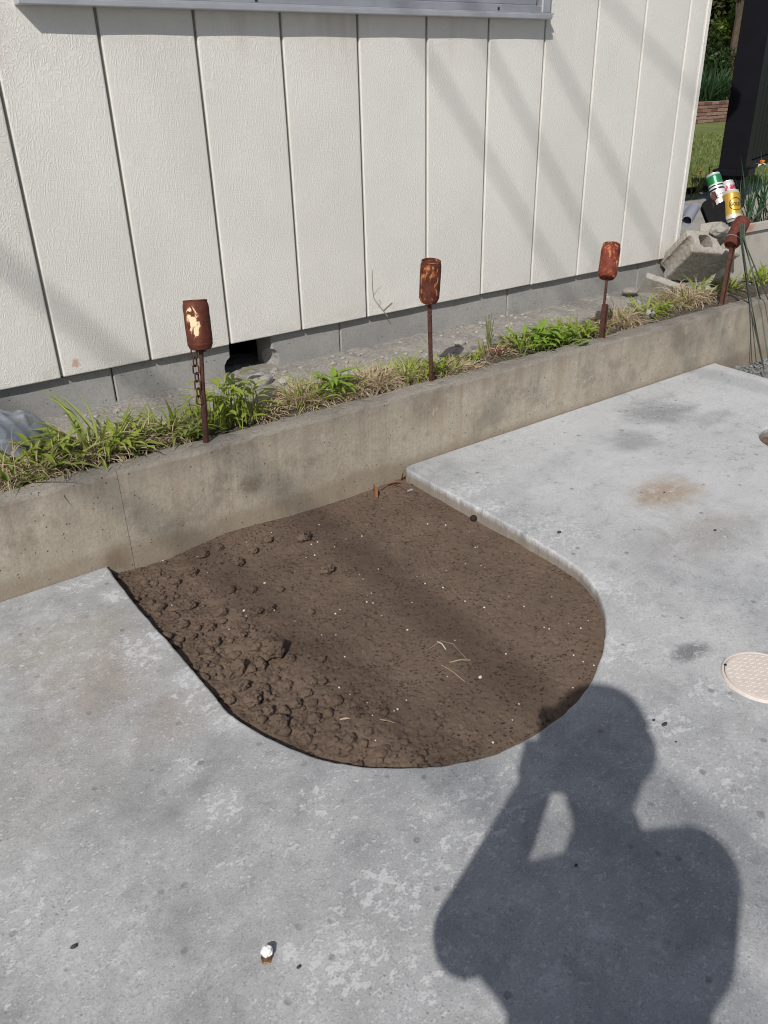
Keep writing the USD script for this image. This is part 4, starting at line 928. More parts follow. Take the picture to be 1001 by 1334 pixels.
leafy('leafy_plant', 'yellow-green leafy plant right of the chained stake, tallest in the bed', 300, 548, 120, 0.052, 0.0165, 0.125, M_GRASS_LIME, 41, 0.085)
leafy('leafy_plant', 'small pale herb around the foot of the chained stake', 255, 566, 26, 0.045, 0.014, 0.05, M_GRASS, 46, 0.03)
leafy('broad_leaved_plant', 'bright green plant with long broad drooping leaves left of the straw', 438, 508, 22, 0.085, 0.0220, 0.065, M_BROAD, 42, 0.030)
leafy('broad_leaved_plant', 'wide bright green broad-leaved cluster between middle and right stakes', 716, 446, 120, 0.056, 0.0215, 0.060, M_BROAD, 43, 0.115)
leafy('leafy_plant', 'thin upright stalk with tiny leaves by the foundation', 637, 446, 12, 0.022, 0.005, 0.13, M_OLIVE, 44, 0.006)
leafy('leafy_plant', 'reddish low herb creeping on the kerb left of the green cluster', 652, 456, 22, 0.020, 0.006, 0.02, M_RED, 45, 0.035)
leafy('leafy_plant', 'small round-leaved herb right of the middle stake', 622, 466, 18, 0.022, 0.009, 0.03, M_GRASS_LIME, 47, 0.02)
leafy('leafy_plant', 'yellow-green herb with drooping leaves beside the grey bag', 62, 600, 34, 0.060, 0.015, 0.06, M_GRASS_LIME, 48, 0.05)
leafy('leafy_plant', 'lime leafy herb in front of the tall long bladed clump', 150, 584, 34, 0.055, 0.014, 0.05, M_GRASS_LIME, 49, 0.05)
leafy('leafy_plant', 'lime herb at the foot of the middle stake', 565, 484, 30, 0.040, 0.012, 0.045, M_GRASS_LIME, 50, 0.04)
leafy('leafy_plant', 'yellow-green herb left of the right-hand stake base', 765, 434, 40, 0.042, 0.014, 0.05, M_GRASS_LIME, 51, 0.05)
leafy('leafy_plant', 'small lime herb under the broken concrete shard', 862, 404, 24, 0.040, 0.013, 0.04, M_GRASS_LIME, 52, 0.03)
rl = np.random.default_rng(31); S = []
for i in range(520):
    x, y = rl.uniform(-0.6, 4.4), YP + 0.025 + abs(rl.normal(0, .035)); a = rl.uniform(0, 6.28)
    zb_ = ZB + 0.003 if y < YP + KW else bz(x, y) + 0.004
    S.append(((x, y, zb_), [math.cos(a), math.sin(a), rl.uniform(0, .12)], rl.uniform(.008, .035), rl.uniform(.0014, .0035), 0.1, rl.normal(0, .6), 3))
obj('dry_litter', blades(S), M_DRY, kind='stuff', label='dry straw bits littering the top of the kerb', cat='litter')
# one large olive leaf lying at the vent
c = on_y(318, 484, 2.33)
obj('fallen_leaf', trimesh.Trimesh(*broad(c + [-0.015, 0, 0.0], [1, -0.1, 0.28], 0.070, 0.026, 0.9, 7), process=False), M_OLIVE, smooth=True, label='single large olive leaf arching in front of the vent hole', cat='leaf')
# strap leaves in the trough, with one orange and white flower
rng = np.random.default_rng(77); c0 = o + tx_ * 0.29 + ty_ * 0.045 + [0, 0, HT - 0.05]
t = thing('strap_leaved_plant', 'dark green strap-leaved plant growing in the pale trough at the right edge', 'plant', c0)
for i in range(64):
    b0 = c0 + tx_ * rng.uniform(-0.11, 0.30) + ty_ * rng.uniform(-0.03, 0.03)
    v, f = blade(b0, [rng.normal(0, .28), rng.normal(0, .25), 1.0], rng.uniform(0.18, 0.40), rng.uniform(0.008, 0.014), rng.uniform(0.1, 0.9), rng.normal(0, .15), 6, 0.2)
    obj('leaf', trimesh.Trimesh(v, f, process=False), M_STRAP if i % 13 else M_DRY, t, smooth=True)
fb = c0 + tx_ * 0.10; fh = on_depth(993, 213, (fb - CAM) @ FW)
M_PETAL_O = mat_plain('orange_petal', (0.75, 0.26, 0.04), 0.55, 0.2, 40); M_PETAL_W = mat_plain('white_petal', (0.75, 0.72, 0.62), 0.6, 0.1, 40)
fl = obj('flower', lathe([(0.004, 0), (0.010, 0.006), (0.013, 0.016), (0.0115, 0.016), (0.008, 0.006), (0.0, 0.003)], 14).apply_translation(fh), M_PETAL_O, t, smooth=True)
for i in range(6):
    a = i * math.pi / 3; v, f = broad(fh + [0, 0, .002], [math.cos(a), math.sin(a), -0.25 if i % 2 else 0.1], 0.034, 0.02, 0.6, 4); obj('petal', trimesh.Trimesh(v, f, process=False), M_PETAL_W if i > 2 else M_PETAL_O, fl, smooth=True)
obj('flower_stalk', tube([fb, (fb + fh) / 2 + [0.01, 0, 0], fh], 0.003, 6), M_STRAP, t)

# grey plastic bag at the left edge
def bag():
    """A slack plastic bag: a pleated skin over a low mound, its mouth sagging open to the front left."""
    c = on_z(8, 592, ZB); n = 90; u, v = np.meshgrid(np.linspace(-1, 1, n), np.linspace(-1, 1, n))
    rr = np.sqrt(u ** 2 + v ** 2); wv = meshkit.fbm(np.stack([u * 1.3, v * 1.3, 0 * u], -1) + 60, 3, 4) - 0.5
    ph = 6.0 * (0.75 * u + 0.65 * v) + 13 * wv
    pleat = 1 - np.abs(np.sin(ph)) ** 0.8
    h = np.sqrt(np.clip(1.0 - np.clip(rr, 0, 1) ** 2.6, 0, 1))
    mouth = np.exp(-((u + 0.30) / 0.28) ** 2 - ((v + 0.62) / 0.22) ** 2)
    x = c[0] - 0.03 + 0.175 * u * (1 + 0.10 * wv); y = c[1] + 0.095 + 0.115 * v
    z = ZB - 0.01 + 0.125 * h * (0.75 + 0.25 * np.clip(0.4 - u, 0, 1)) + 0.013 * pleat * h - 0.055 * mouth
    vv = np.stack([x, y, z], -1).reshape(-1, 3); i = np.arange((n - 1) * n).reshape(n - 1, n)[:, :-1].ravel()
    return trimesh.Trimesh(vv, np.concatenate([np.stack([i, i + 1, i + n + 1], 1), np.stack([i, i + n + 1, i + n], 1)]), process=False)
b = NB(); p = b.pos(); bs = b.mp(b.noise(b.scalev(p, (1, 1, 2.2)), 8, 2, 0.5, 1.2), 0.46, 0.58)
M_BAG = b.done('plastic_bag', b.mix(bs, (0.17, 0.19, 0.22), (0.25, 0.27, 0.305)), 0.30, b.bump(b.noise(b.scalev(p, (1, 2, 1)), 38, 3, 0.5, 1.0), 0.003, 0.7), specular_ior_level=0.55)
obj('plastic_bag', bag(), M_BAG, smooth=True, label='crumpled grey-blue plastic bag lying in the bed at the left edge', cat='bag')
# ------------------------------------------------------------------ black gate beyond the house corner
gp = np.array([5.35, 3.56]); gz = 0.22
az = ray(937, 215); gp = np.array([az[0], az[1]]) / az[1] * 3.55
gd = np.array([math.sin(math.radians(69)), math.cos(math.radians(69))]); gn = np.array([gd[1], -gd[0]])
t = thing('black_gate', 'tall black metal gate with ribbed panel beside the lawn', 'gate', (gp[0], gp[1], gz))
gx3, gy3 = np.array([gd[0], gd[1], 0]), np.array([-gd[1], gd[0], 0]); go = np.array([gp[0], gp[1], 0]) - gy3 * 0.17
zbot = on_y(985, 219, gp[1] + 0.1)[2]
G = lambda *a, c=0.004: frame(rbx(*a, c), go, gx3, gy3, np.array([0, 0, 1.0]))
obj('post', G(0.0, 0.17, 0.0, 0.17, gz - 0.1, 2.3), M_BLACK, t)
obj('base_plate', G(-0.03, 0.2, -0.03, 0.2, zbot + 0.0, zbot + 0.04), M_BLACK, t)
obj('gate_frame', cat([G(0.19, 1.60, 0.05, 0.10, zbot, zbot + 0.06), G(0.19, 1.60, 0.05, 0.10, 2.15, 2.2), G(0.19, 0.25, 0.0515, 0.0985, zbot + 0.061, 2.149), G(1.54, 1.60, 0.0515, 0.0985, zbot + 0.061, 2.149)]), M_BLACK, t)
for i in range(11):
    obj('gate_slat', G(0.253 + i * 0.117, 0.253 + i * 0.117 + 0.113, 0.062, 0.086, zbot + 0.062, 2.148, c=0.006), M_BLACK, t)
# dark garden edging at the lawn's near side
e0, e1 = on_z(889, 258, 0.26), on_z(918, 256, 0.26)
obj('garden_edging', cat([rbx(e0[0] - 0.2, e1[0] + 0.25, e0[1] - 0.03, e0[1] + 0.03, 0.2, 0.33, 0.01)]), M_RUBBER, label='low dark edging strip where the lawn meets the yard', cat='edging')
# grass of the lawn
rng = np.random.default_rng(5); V, F, n = [], [], 0
N = 26000
gxs = rng.uniform(5.2, 13.5, N); gys = 4.15 + (rng.random(N) ** 1.3) * 5.2
keep = (np.abs(gxs - 1.435 * gys) < 1.6); gxs, gys = gxs[keep], gys[keep]
hh = rng.uniform(0.025, 0.06, len(gxs)); aa = rng.uniform(0, 6.28, len(gxs)); ww = 0.004 + 0.0006 * gys
dx, dy = np.cos(aa) * ww, np.sin(aa) * ww; lx, ly = rng.normal(0, .02, len(gxs)), rng.normal(0, .02, len(gxs)); zz = np.full(len(gxs), 0.245)
v = np.stack([np.stack([gxs - dx, gys - dy, zz], 1), np.stack([gxs + dx, gys + dy, zz], 1), np.stack([gxs + lx, gys + ly, zz + hh], 1)], 1).reshape(-1, 3)
obj('lawn_grass', trimesh.Trimesh(v, np.arange(len(v)).reshape(-1, 3), process=False), mat_leaf('lawn_blade', (0.17, 0.21, 0.06), (0.24, 0.27, 0.09), (0.34, 0.32, 0.15), 0.3), kind='stuff', label='short green lawn between house corner and brick wall', cat='grass')
# orange flowers at the lawn's edge
for k, (px, py, lab) in enumerate([(903, 231, 'orange flower at the lawn edge touching the house corner line'), (913, 222, 'pale orange flower head farther up the lawn edge'), (906, 243, 'low orange flower just above the dark edging'), (925, 217, 'tall thin flowering stalk left of the black gate post')]):
    q = on_y(px, py, 4.0 + 0.1 * k); t = thing('orange_flower', lab, 'flower', (q[0], q[1], 0.24))
    obj('stalk', tube([[q[0], q[1], 0.24], [q[0] + .01, q[1], (q[2] + .24) / 2], q], .004, 5), M_OLIVE, t)
    for i in range(7):
        a = i * 0.9; v, f = broad(q + rng.normal(0, .012, 3), [math.cos(a), math.sin(a), 0.4], 0.036, 0.022, 0.9, 3); obj('petal', trimesh.Trimesh(v, f, process=False), M_PETAL_O if i % 3 else M_OLIVE, t)
    ms = [blade((q[0] + rng.normal(0, .03), q[1] + rng.normal(0, .03), 0.24), [rng.normal(0, .5), rng.normal(0, .5), 1], rng.uniform(.08, .2), .010, .8) for i in range(14)]
    V, F, n = [], [], 0
    for v, f in ms: V.append(v); F.append(f + n); n += len(v)
    obj('leaves', trimesh.Trimesh(np.vstack(V), np.vstack(F), process=False), M_OLIVE, t)
# brick retaining wall behind the lawn
t = thing('brick_wall', 'low red-brown brick retaining wall across the back of the lawn', 'wall', (16, 11.7, 0.25))
M_BRICK = []
for i, c in enumerate([(0.22, 0.10, 0.075), (0.27, 0.135, 0.10), (0.17, 0.075, 0.06), (0.30, 0.19, 0.15)]):
    M_BRICK.append(mat_plain(f'brick_{i}', c, 0.9, 0.3, 30, 0.004))
obj('mortar_core', bx(10.0, 26.0, 11.73, 11.95, 0.20, 0.655), M_RUBBLE, t)
rows, rest = 6, []
for j in range(rows):
    zc_ = 0.255 + j * 0.0685
    for i in range(62):
        x0 = 10.0 + i * 0.258 + (0.129 if j % 2 else 0) + rng.normal(0, .004)
        if x0 + 0.245 > 26: continue
        dy = rng.uniform(-0.012, 0.010)
        m = rbx(x0, x0 + 0.245, 11.70 + dy, 11.80, zc_ + rng.normal(0, .002), zc_ + 0.058, 0.005)
        near = abs(x0 - 1.43 * 11.7) < 2.6
        if near: obj('brick', m, M_BRICK[int(rng.integers(4))], t)
        else: rest.append(m)
obj('far_bricks', cat(rest), M_BRICK[0], t, kind='stuff')
# ------------------------------------------------------------------ trees and shrubs behind the lawn
def crown(rng, c, rad, n, leaf, lumps=16):
    """Leaf faces spread through lumps of a crown: uneven outline, gaps and depth."""
    u = rng.normal(0, 1, (lumps, 3)); u /= np.linalg.norm(u, axis=1, keepdims=True); u[:, 2] = np.abs(u[:, 2]) * 1.1 - 0.35
    ctr = np.asarray(c) + u * np.asarray(rad) * rng.uniform(0.45, 0.95, (lumps, 1)); lr = np.mean(rad) * rng.uniform(0.26, 0.46, lumps)
    k = rng.integers(0, lumps, n); w = rng.normal(0, 1, (n, 3)); w /= np.linalg.norm(w, axis=1, keepdims=True)
    p = ctr[k] + w * (lr[k] * rng.random(n) ** 0.35)[:, None]
    a = rng.normal(0, 1, (n, 3)) + [0, 0, -0.4]; a /= np.linalg.norm(a, axis=1, keepdims=True); bq = np.cross(a, w + rng.normal(0, .4, (n, 3))); bq /= np.linalg.norm(bq, axis=1, keepdims=True)
    s = leaf * rng.uniform(0.6, 1.3, (n, 1))
    v = np.stack([p, p + a * s * .5 + bq * s * .28, p + a * s, p + a * s * .5 - bq * s * .28], 1).reshape(-1, 3)
    i = np.arange(n) * 4
    return trimesh.Trimesh(v, np.concatenate([np.stack([i, i + 1, i + 2], 1), np.stack([i, i + 2, i + 3], 1)]), process=False), ctr
def tree(name, label, base, h, rad, n, leaf, mat, seed, catg='tree', group=None):
    rng = np.random.default_rng(seed); base = np.asarray(base, float); t = thing(name, label, catg, base, group)
    c = base + [0, 0, h - rad[2] * 0.85]; m, ctr = crown(rng, c, rad, n, leaf)
    obj('crown', m, mat, t)
    ms = [tube([base - [0, 0, .2], base + [0.05, 0, (h - rad[2]) * 0.6], c], [0.05 * h ** .8, 0.04 * h ** .8, 0.015 * h ** .8], 8)]
    for q in ctr[:9]: ms.append(tube([base + [0.04, 0, max(0.15, (h - rad[2]) * 0.6)], (c + q) / 2 - [0, 0, .1], q], [0.022 * h ** .7, 0.014 * h ** .7, 0.005], 6))
    obj('trunk', cat(ms), M_BARK, t)
def P2(px, y): d = ray(px, 100); return np.array([d[0] / d[1] * y, y])
for (px, y, h, rad, n, leaf, mat, seed, lab, nm) in [
    (945, 15.5, 3.5, (1.7, 1.5, 1.9), 14000, 0.17, M_TREE2, 1, 'dark tree with reddish-brown and green leaves behind the brick wall', 'garden_tree'),
    (922, 17.0, 4.6, (2.2, 1.6, 2.5), 15000, 0.18, M_TREE, 2, 'tall deep green tree nearest the house corner', 'garden_tree'),
    (957, 13.6, 2.05, (0.62, 0.6, 0.55), 3200, 0.10, M_SHRUB, 3, 'bright yellow-green shrub between the dark trees', 'garden_shrub'),
    (950, 13.2, 2.95, (0.50, 0.5, 0.45), 2200, 0.09, M_SHRUB, 8, 'yellow-green young tree top catching sun above the shrub', 'garden_tree'),
    (980, 14.5, 4.0, (1.5, 1.3, 1.8), 6000, 0.16, M_TREE, 4, 'green tree standing behind the black gate', 'garden_tree'),
    (1060, 16.0, 5.0, (2.2, 1.6, 2.2), 6000, 0.18, M_TREE, 5, 'broad green tree to the right of the gate', 'garden_tree'),
    (870, 18.0, 5.0, (2.2, 1.6, 2.2), 6000, 0.18, M_TREE, 6, 'green tree hidden behind the house corner', 'garden_tree'),
    (912, 13.6, 1.5, (1.2, 0.6, 0.75), 8000, 0.10, M_TREE, 7, 'low dark hedge bush on top of the brick wall by the house', 'garden_shrub')]:
    q = P2(px, y); tree(nm, lab, (q[0], q[1], 0.60), h, rad, n, leaf, mat, seed, 'tree' if 'tree' in nm else 'shrub')
for k, (px, y, lab) in enumerate([(917, 12.35, 'spiky fronded plant growing above the brick wall beside the house corner'), (940, 12.5, 'spiky fronded plant growing above the brick wall next to the gate')]):
    q = P2(px, y); rng = np.random.default_rng(60 + k); t = thing('fronded_plant', lab, 'plant', (q[0], q[1], 0.6))
    ms = []; n = 0; V, F = [], []
    for i in range(150):
        v, f = blade((q[0] + rng.normal(0, .12), q[1] + rng.normal(0, .1), 0.58), [rng.normal(0, .45), rng.normal(0, .45), 1], rng.uniform(.45, .95), rng.uniform(.035, .06), rng.uniform(.2, 1.3), rng.normal(0, .2)); V.append(v); F.append(f + n); n += len(v)
    obj('fronds', trimesh.Trimesh(np.vstack(V), np.vstack(F), process=False), M_FROND, t, kind='stuff')

# ------------------------------------------------------------------ manhole cover and small things on the slab and soil
cc_ = np.array([1.376, 0.6415]); cr = 0.080
cz = float(zs(cc_[0])) + 0.002
M_COVER = mat_plain('beige_cover', (0.62, 0.555, 0.51), 0.6, 0.10, 60, 0.0008)
t = thing('manhole_cover', 'small round beige drain cover with raised pattern set in the slab', 'manhole cover', (cc_[0], cc_[1], cz))
CV = lambda m: m.apply_translation([cc_[0], cc_[1], cz])
obj('lid', CV(lathe([(0.0, 0.003), (cr - 0.007, 0.003), (cr - 0.006, 0.001), (cr - 0.006, -0.01)], 64)), M_COVER, t, smooth=30)
obj('rim', CV(lathe([(cr - 0.005, -0.01), (cr - 0.005, 0.0025), (cr - 0.004, 0.0035), (cr - 0.001, 0.0035), (cr, 0.0022), (cr + 0.0015, -0.004)], 64)), M_COVER, t, smooth=30)
ms = []
for i in range(-8, 9):
    for j in range(-8, 9):
        x, y = i * 0.0092, j * 0.0092
        if math.hypot(x, y) > cr - 0.013: continue
        a = 0.78 if (i + j) % 2 else -0.78
        s = rbx(-0.0042, 0.0042, -0.0014, 0.0014, 0.0025, 0.0047, 0.0007); s.apply_transform(trimesh.transformations.rotation_matrix(a + 0.35, [0, 0, 1])); s.apply_translation([x, y, 0]); ms.append(s)
obj('raised_pattern', CV(cat(ms)), M_COVER, t, kind='stuff')
kx = on_z(943.5, 868, cz); obj('key_hole', trimesh.creation.cylinder(0.0032, 0.002, sections=12).apply_translation([kx[0] + .002, kx[1] - 0.001, cz + 0.0035]), M_DARK, t)
# little white and brown shell on the slab
s0 = on_z(348, 1246, float(zs(0.2)) + 0.004); t = thing('nut_shell', 'tiny white and brown shell fragment lying alone on the slab', 'shell', s0)
obj('white_cap', rough_rock(s0 + UP * 0.0060 + [0, 0, .002], (.0086, .0078, .0062), 4, .42, 3, 2.2), mat_plain('shell_white', (0.80, 0.79, 0.76), 0.5, 0.08, 90), t, smooth=True)
obj('brown_body', rough_rock(s0 - UP * 0.0078, (.0084, .0080, .0068), 8, .35, 3, 2.4), mat_plain('shell_brown', (0.34, 0.17, 0.06), 0.5, 0.6, 140), t, smooth=True)
obj('dark_gap', rough_rock(s0 - UP * 0.0012 + [0, 0, .001], (.0092, .0070, .0050), 6, .3, 2), mat_plain('shell_dark', (0.08, 0.05, 0.03), 0.6, 0.4, 90), t, smooth=True)
M_CHIP = mat_plain('dark_chip', (0.06, 0.055, 0.05), 0.8, 0.4, 80)
for k, (px, py, r, lab) in enumerate([(92, 1219, .0042, 'small dark pebble alone on the lower left of the slab'), (867, 938, .0050, 'dark grit chip on the slab right of the head shadow'), (853, 932, .0030, 'tiny dark grit left of the larger chip by the head shadow'), (729, 691, .0055, 'small grey pebble on the pale slab near the pit corner'), (932, 690, .004, 'dark crumb on the tan stained slab'), (388, 1247, .0028, 'dark fleck right of the tiny shell'), (752, 1118, .0024, 'dark crumb inside the photographer shadow'), (866, 641, .003, 'dark crumb above the tan stain'), (882, 960, .002, 'dark speck below the larger chip')]):
    c = on_z(px, py, 0.0); c[2] = float(zs(c[0])) + 0.4 * r; obj('pebble', rough_rock(c, (r * 1.3, r * .8, r * .6), k + 2, .35, 2), M_CHIP, smooth=True, label=lab, cat='pebble')
c = on_soil(617, 678); obj('dark_ball', rough_rock(c + [0, 0, .007], (.0105, .0105, .010), 3, .08, 3), mat_plain('near_black', (0.018, 0.014, 0.012), 0.8, 0.3, 90), smooth=True, label='round near-black ball on the soil against the slab edge', cat='ball')
c = on_soil(704, 824); obj('dark_chip', rough_rock(c + [0, 0, .002], (.016, .010, .004), 12, .4, 3, 2), M_CLOD, smooth=True, label='flat dark chip on the smooth right part of the soil', cat='clod')
# dry leaves, twigs on the soil
M_DEAD = mat_leaf('dead_leaf', (0.30, 0.13, 0.05), (0.44, 0.24, 0.12), (0.52, 0.32, 0.18), 0.25); M_TWIG = mat_plain('twig', (0.16, 0.085, 0.05), 0.8, 0.3, 40)
def leaf_at(px, py, d, L, w, bend, lab, mat=M_DEAD, lift=0.004, seg=6):
    c = on_soil(px, py) + [0, 0, lift]; v, f = blade(c, d, L, w, bend, 0.0, seg, 0.5); return obj('dry_leaf', trimesh.Trimesh(v, f, process=False), mat, smooth=True, label=lab, cat='leaf')
leaf_at(491, 650, RT * -0.15 + UP * 0.55 - FW * 0.1 + [0, 0, .5], 0.050, 0.018, 0.6, 'curled orange-tan dry leaf standing on the soil by the kerb')
leaf_at(522, 627, RT * .25 + [0, 0, 1.0], 0.034, 0.012, 0.5, 'small upright brown dry leaf at the slab corner')
leaf_at(535, 632, RT * 0.9 + [0, 0, .2], 0.045, 0.010, 0.4, 'dark reddish curled leaf lying under the slab edge', M_RED)
leaf_at(505, 634, RT * 0.9 + UP * 0.2 + [0, 0, .3], 0.050, 0.012, 1.1, 'arched thin brown leaf between the two dry leaves', M_RED, 0.008)
leaf_at(350, 702, RT * 0.7 + UP * 0.3, 0.018, 0.010, 0.3, 'small orange leaf scrap on the upper left soil')
leaf_at(606, 807, RT * 0.4 - UP * 0.6, 0.016, 0.006, 0.3, 'tiny yellow-brown leaf scrap in the middle of the soil')
leaf_at(443, 939, RT * 0.9 + UP * 0.15 + [0, 0, .15], 0.024, 0.006, 0.7, 'small pale curved straw scrap at the lower left soil', M_DRY)
leaf_at(495, 939, RT * 0.9 - UP * 0.2, 0.036, 0.005, 0.1, 'pale flat wood sliver low in the soil', M_STRAW)
def twig(pp, r, lab, mat, nm='twig'):
    P = [on_soil(x, y) + [0, 0, r + 0.003 + (0.003 if 0 < i < len(pp) - 1 else 0)] for i, (x, y) in enumerate(pp)]
    obj(nm, tube(P, r, 5), mat, smooth=True, label=lab, cat='twig')
twig([(496, 640), (508, 632), (520, 636), (530, 640)], .0016, 'dark thin twig between the dry leaves', M_TWIG)
twig([(560, 846), (575, 838), (590, 842), (608, 860)], .0007, 'fine pale root thread on the middle of the soil', M_STRAW)
twig([(570, 838), (576, 842), (581, 848)], .0012, 'short white straw on the middle soil', M_SPECK)
twig([(586, 865), (600, 863), (613, 862)], .0013, 'short brown twig lying level on the soil', M_STRAW)
twig([(575, 868), (590, 878), (606, 890)], .0006, 'thin thread of straw below the brown twig', M_STRAW)
c = on_soil(535, 640); t = obj('striped_scrap', rough_rock(c + [0, 0, .003], (.012, .006, .004), 5, .3, 3), mat_plain('pale_scrap', (0.32, 0.33, 0.32), 0.6, 0.6, 160), smooth=True, label='pale striped scrap on the soil under the slab corner', cat='scrap')
for k, (px, py, r, lab) in enumerate([(626, 883, .0034, 'largest white stone speck on the lower middle soil'), (531, 821, .0022, 'white speck left of the thin white straw'), (345, 760, .0026, 'pale scrap on the upper left soil'), (318, 796, .0028, 'pale shard on the left soil among clods'), (213, 731, .0026, 'white bit where soil meets the kerb')]):
    c = on_soil(px, py); obj('white_stone', rough_rock(c + [0, 0, r * .5], (r * 1.2, r, r * .8), k, .3, 2), M_SPECK, label=lab, cat='stone')

# ------------------------------------------------------------------ overhead cables that stripe the wall and the soil
a_ = -SUN_DIR
cd = np.array([-0.047, 1.0, 0.0])                                    # run of the cables, nearly square to the house
M_CABLE = mat_plain('black_cable', (0.03, 0.03, 0.03), 0.6, 0.2, 3)
def cable(n, P, zc_, r, lab, d=None):
    s = (zc_ - P[2]) / SUN_DIR[2]; q = P + SUN_DIR * s; d = unit(cd if d is None else d)
    pts = [q + d * k for k in np.linspace(-16, 9.5, 9)]
    obj('overhead_cable', tube(pts, r, 10), M_CABLE, smooth=True, label=lab, cat='cable', group='overhead cables above the yard')
def nsolve(px_a, px_b, y):
    A, B = on_y(*px_a, y), on_y(*px_b, y); w = unit(B - A); nrm = np.cross(w, a_); dh = unit(np.cross(nrm, [0, 0, 1.0])); return (A + B) / 2, dh if dh[1] > 0 else -dh
for (A, B, z_, r, lab) in [((0, 340), (145, 459), 7.8, 0.0155, 'overhead cable striping the lower left siding and the middle of the soil'), ((566, 88), (707, 325), 7.2, 0.0090, 'overhead cable casting the soft stripe right of the middle stake on the siding'),
                      ((632, 53), (768, 316), 7.2, 0.0090, 'overhead cable casting the siding stripe that ends at the right-hand stake'), ((720, 66), (847, 308), 7.2, 0.0090, 'overhead cable whose stripe starts at the window corner')]:
    P, dh = nsolve(A, B, D); cable(0, P, z_, r, lab, dh if abs(dh[0]) < 0.25 else None)
P, dh = nsolve((808, 18), (904, 123), D); cable(0, P, 6.6, 0.007, 'thin overhead cable casting the faint stripe near the house corner', dh)
P = (on_z(298, 734, -0.05) + on_z(460, 908, -0.05)) / 2; cable(0, P, 7.2, 0.0135, 'overhead cable striping the left part of the soil and the kerb')

# ------------------------------------------------------------------ the photographer, kneeling behind the camera
AH = np.array([a_[0], a_[1], 0]); AH /= np.linalg.norm(AH); LR = np.array([AH[1], -AH[0], 0]); tanE = SUN_DIR[2] / math.hypot(SUN_DIR[0], SUN_DIR[1])
def SP(lat, ze, b):
    """Body point: lat metres to the right across the sun, b metres behind the camera, at the height whose shadow reads as ze at the camera's plane."""
    return AH * (-b) + LR * lat + np.array([0, 0, ze + tanE * b])
def hullball(p, r, q, s):
    def ball(c, rr):
        rr = np.broadcast_to(rr, 3); return m3.Manifold.sphere(1.0, 20).scale(tuple(map(float, rr))).translate(tuple(map(float, c)))
    return m3.Manifold.batch_hull([ball(p, r), ball(q, s)])
def body(bones, edge=0.012, it=12):
    A = None
    for (p, r, q, s) in bones:
        hb = hullball(p, r, q, s); A = hb if A is None else A + hb
    mm = A.refine_to_length(edge).to_mesh(); m = trimesh.Trimesh(mm.vert_properties[:, :3], mm.tri_verts, process=True)
    trimesh.smoothing.filter_taubin(m, iterations=it); return m
M_SKIN = mat_plain('skin', (0.55, 0.36, 0.27), 0.5, 0.08, 30); M_JACKET = mat_plain('dark_jacket', (0.05, 0.055, 0.075), 0.85, 0.25, 40); M_TROUS = mat_plain('trousers', (0.09, 0.085, 0.08), 0.85, 0.25, 30); M_HAT = mat_plain('hat_cloth', (0.16, 0.15, 0.13), 0.9, 0.2, 50); M_SHOE = mat_plain('shoe', (0.03, 0.03, 0.03), 0.7, 0.2, 30); M_HAIR = mat_plain('hair', (0.02, 0.016, 0.014), 0.6, 0.2, 50)
neck = SP(0.088, 0.872, 0.20); head = SP(0.064, 1.030, 0.185); chest = SP(0.095, 0.650, 0.22); pelvis = SP(0.098, 0.42, 0.24)
shL, shR = SP(-0.055, 0.705, 0.17), SP(0.224, 0.828, 0.20)
elL, wrL = SP(-0.106, 0.665, 0.06), SP(-0.036, 0.940, 0.030)
elR, wrR = SP(0.212, 0.715, 0.14), SP(0.130, 0.54, 0.02)
z0 = float(zs(0))
hipL, hipR = pelvis - LR * 0.085, pelvis + LR * 0.085
knL, knR = np.array([*(hipL + AH * 0.05)[:2], z0 + 0.065]), np.array([*(hipR + AH * 0.05)[:2], z0 + 0.065])
anL, anR = knL - AH * 0.40 + [0, 0, -0.01], knR - AH * 0.40 + [0, 0, -0.01]
toL, toR = anL - AH * 0.09 - [0, 0, .02], anR - AH * 0.09 - [0, 0, .02]
person = thing('person', 'person kneeling with a phone raised, wearing hat, dark jacket and trousers', 'person', (pelvis[0], pelvis[1], z0))
fwd = unit(np.array([FW[0], FW[1], 0])); fr = np.array([fwd[1], -fwd[0], 0])   # the way the person looks
face = head + fwd * 0.0
bones = [(neck - [0, 0, .04], .052, head - [0, 0, .05] - fwd * .012, .055), (head + [0, 0, .022] - fwd * .012, (.076, .082, .092), head - [0, 0, .055] + fwd * .022, .050), (head - [0, 0, .085] + fwd * .055, .026, head - [0, 0, .05] + fwd * .03, .05),
         (head + fwd * .082 - [0, 0, .005], .010, head + fwd * .097 - [0, 0, .033], .014), (head + fr * .078 + [0, 0, .012], (.010, .014, .022), head + fr * .076 - [0, 0, .028], .008), (head - fr * .078 + [0, 0, .012], (.010, .014, .022), head - fr * .076 - [0, 0, .028], .008),
         (head + fwd * .082 - [0, 0, .060] - fr * .016, .008, head + fwd * .082 - [0, 0, .060] + fr * .016, .008), (head + fwd * .078 + [0, 0, .018] - fr * .045, .010, head + fwd * .078 + [0, 0, .018] + fr * .045, .010),
         (neck, .055, chest, (.10, .10, .11)), (chest, (.125, .10, .12), pelvis, (.125, .10, .09)), (neck - [0, 0, .07], .04, shL, .05), (neck - [0, 0, .07], .04, shR, .05),
         (shL, .048, elL, .037), (elL, .036, wrL, .025), (shR, .048, elR, .037), (elR, .036, wrR, .025),
         (hipL, .085, knL, .052), (hipR, .085, knR, .052), (knL, .05, anL, .033), (knR, .05, anR, .033)]
# phone: just behind the lens, tilted with the camera
ph = -FW * 0.006
pc = CAM + ph + RT * (-0.014) - UP * 0.038
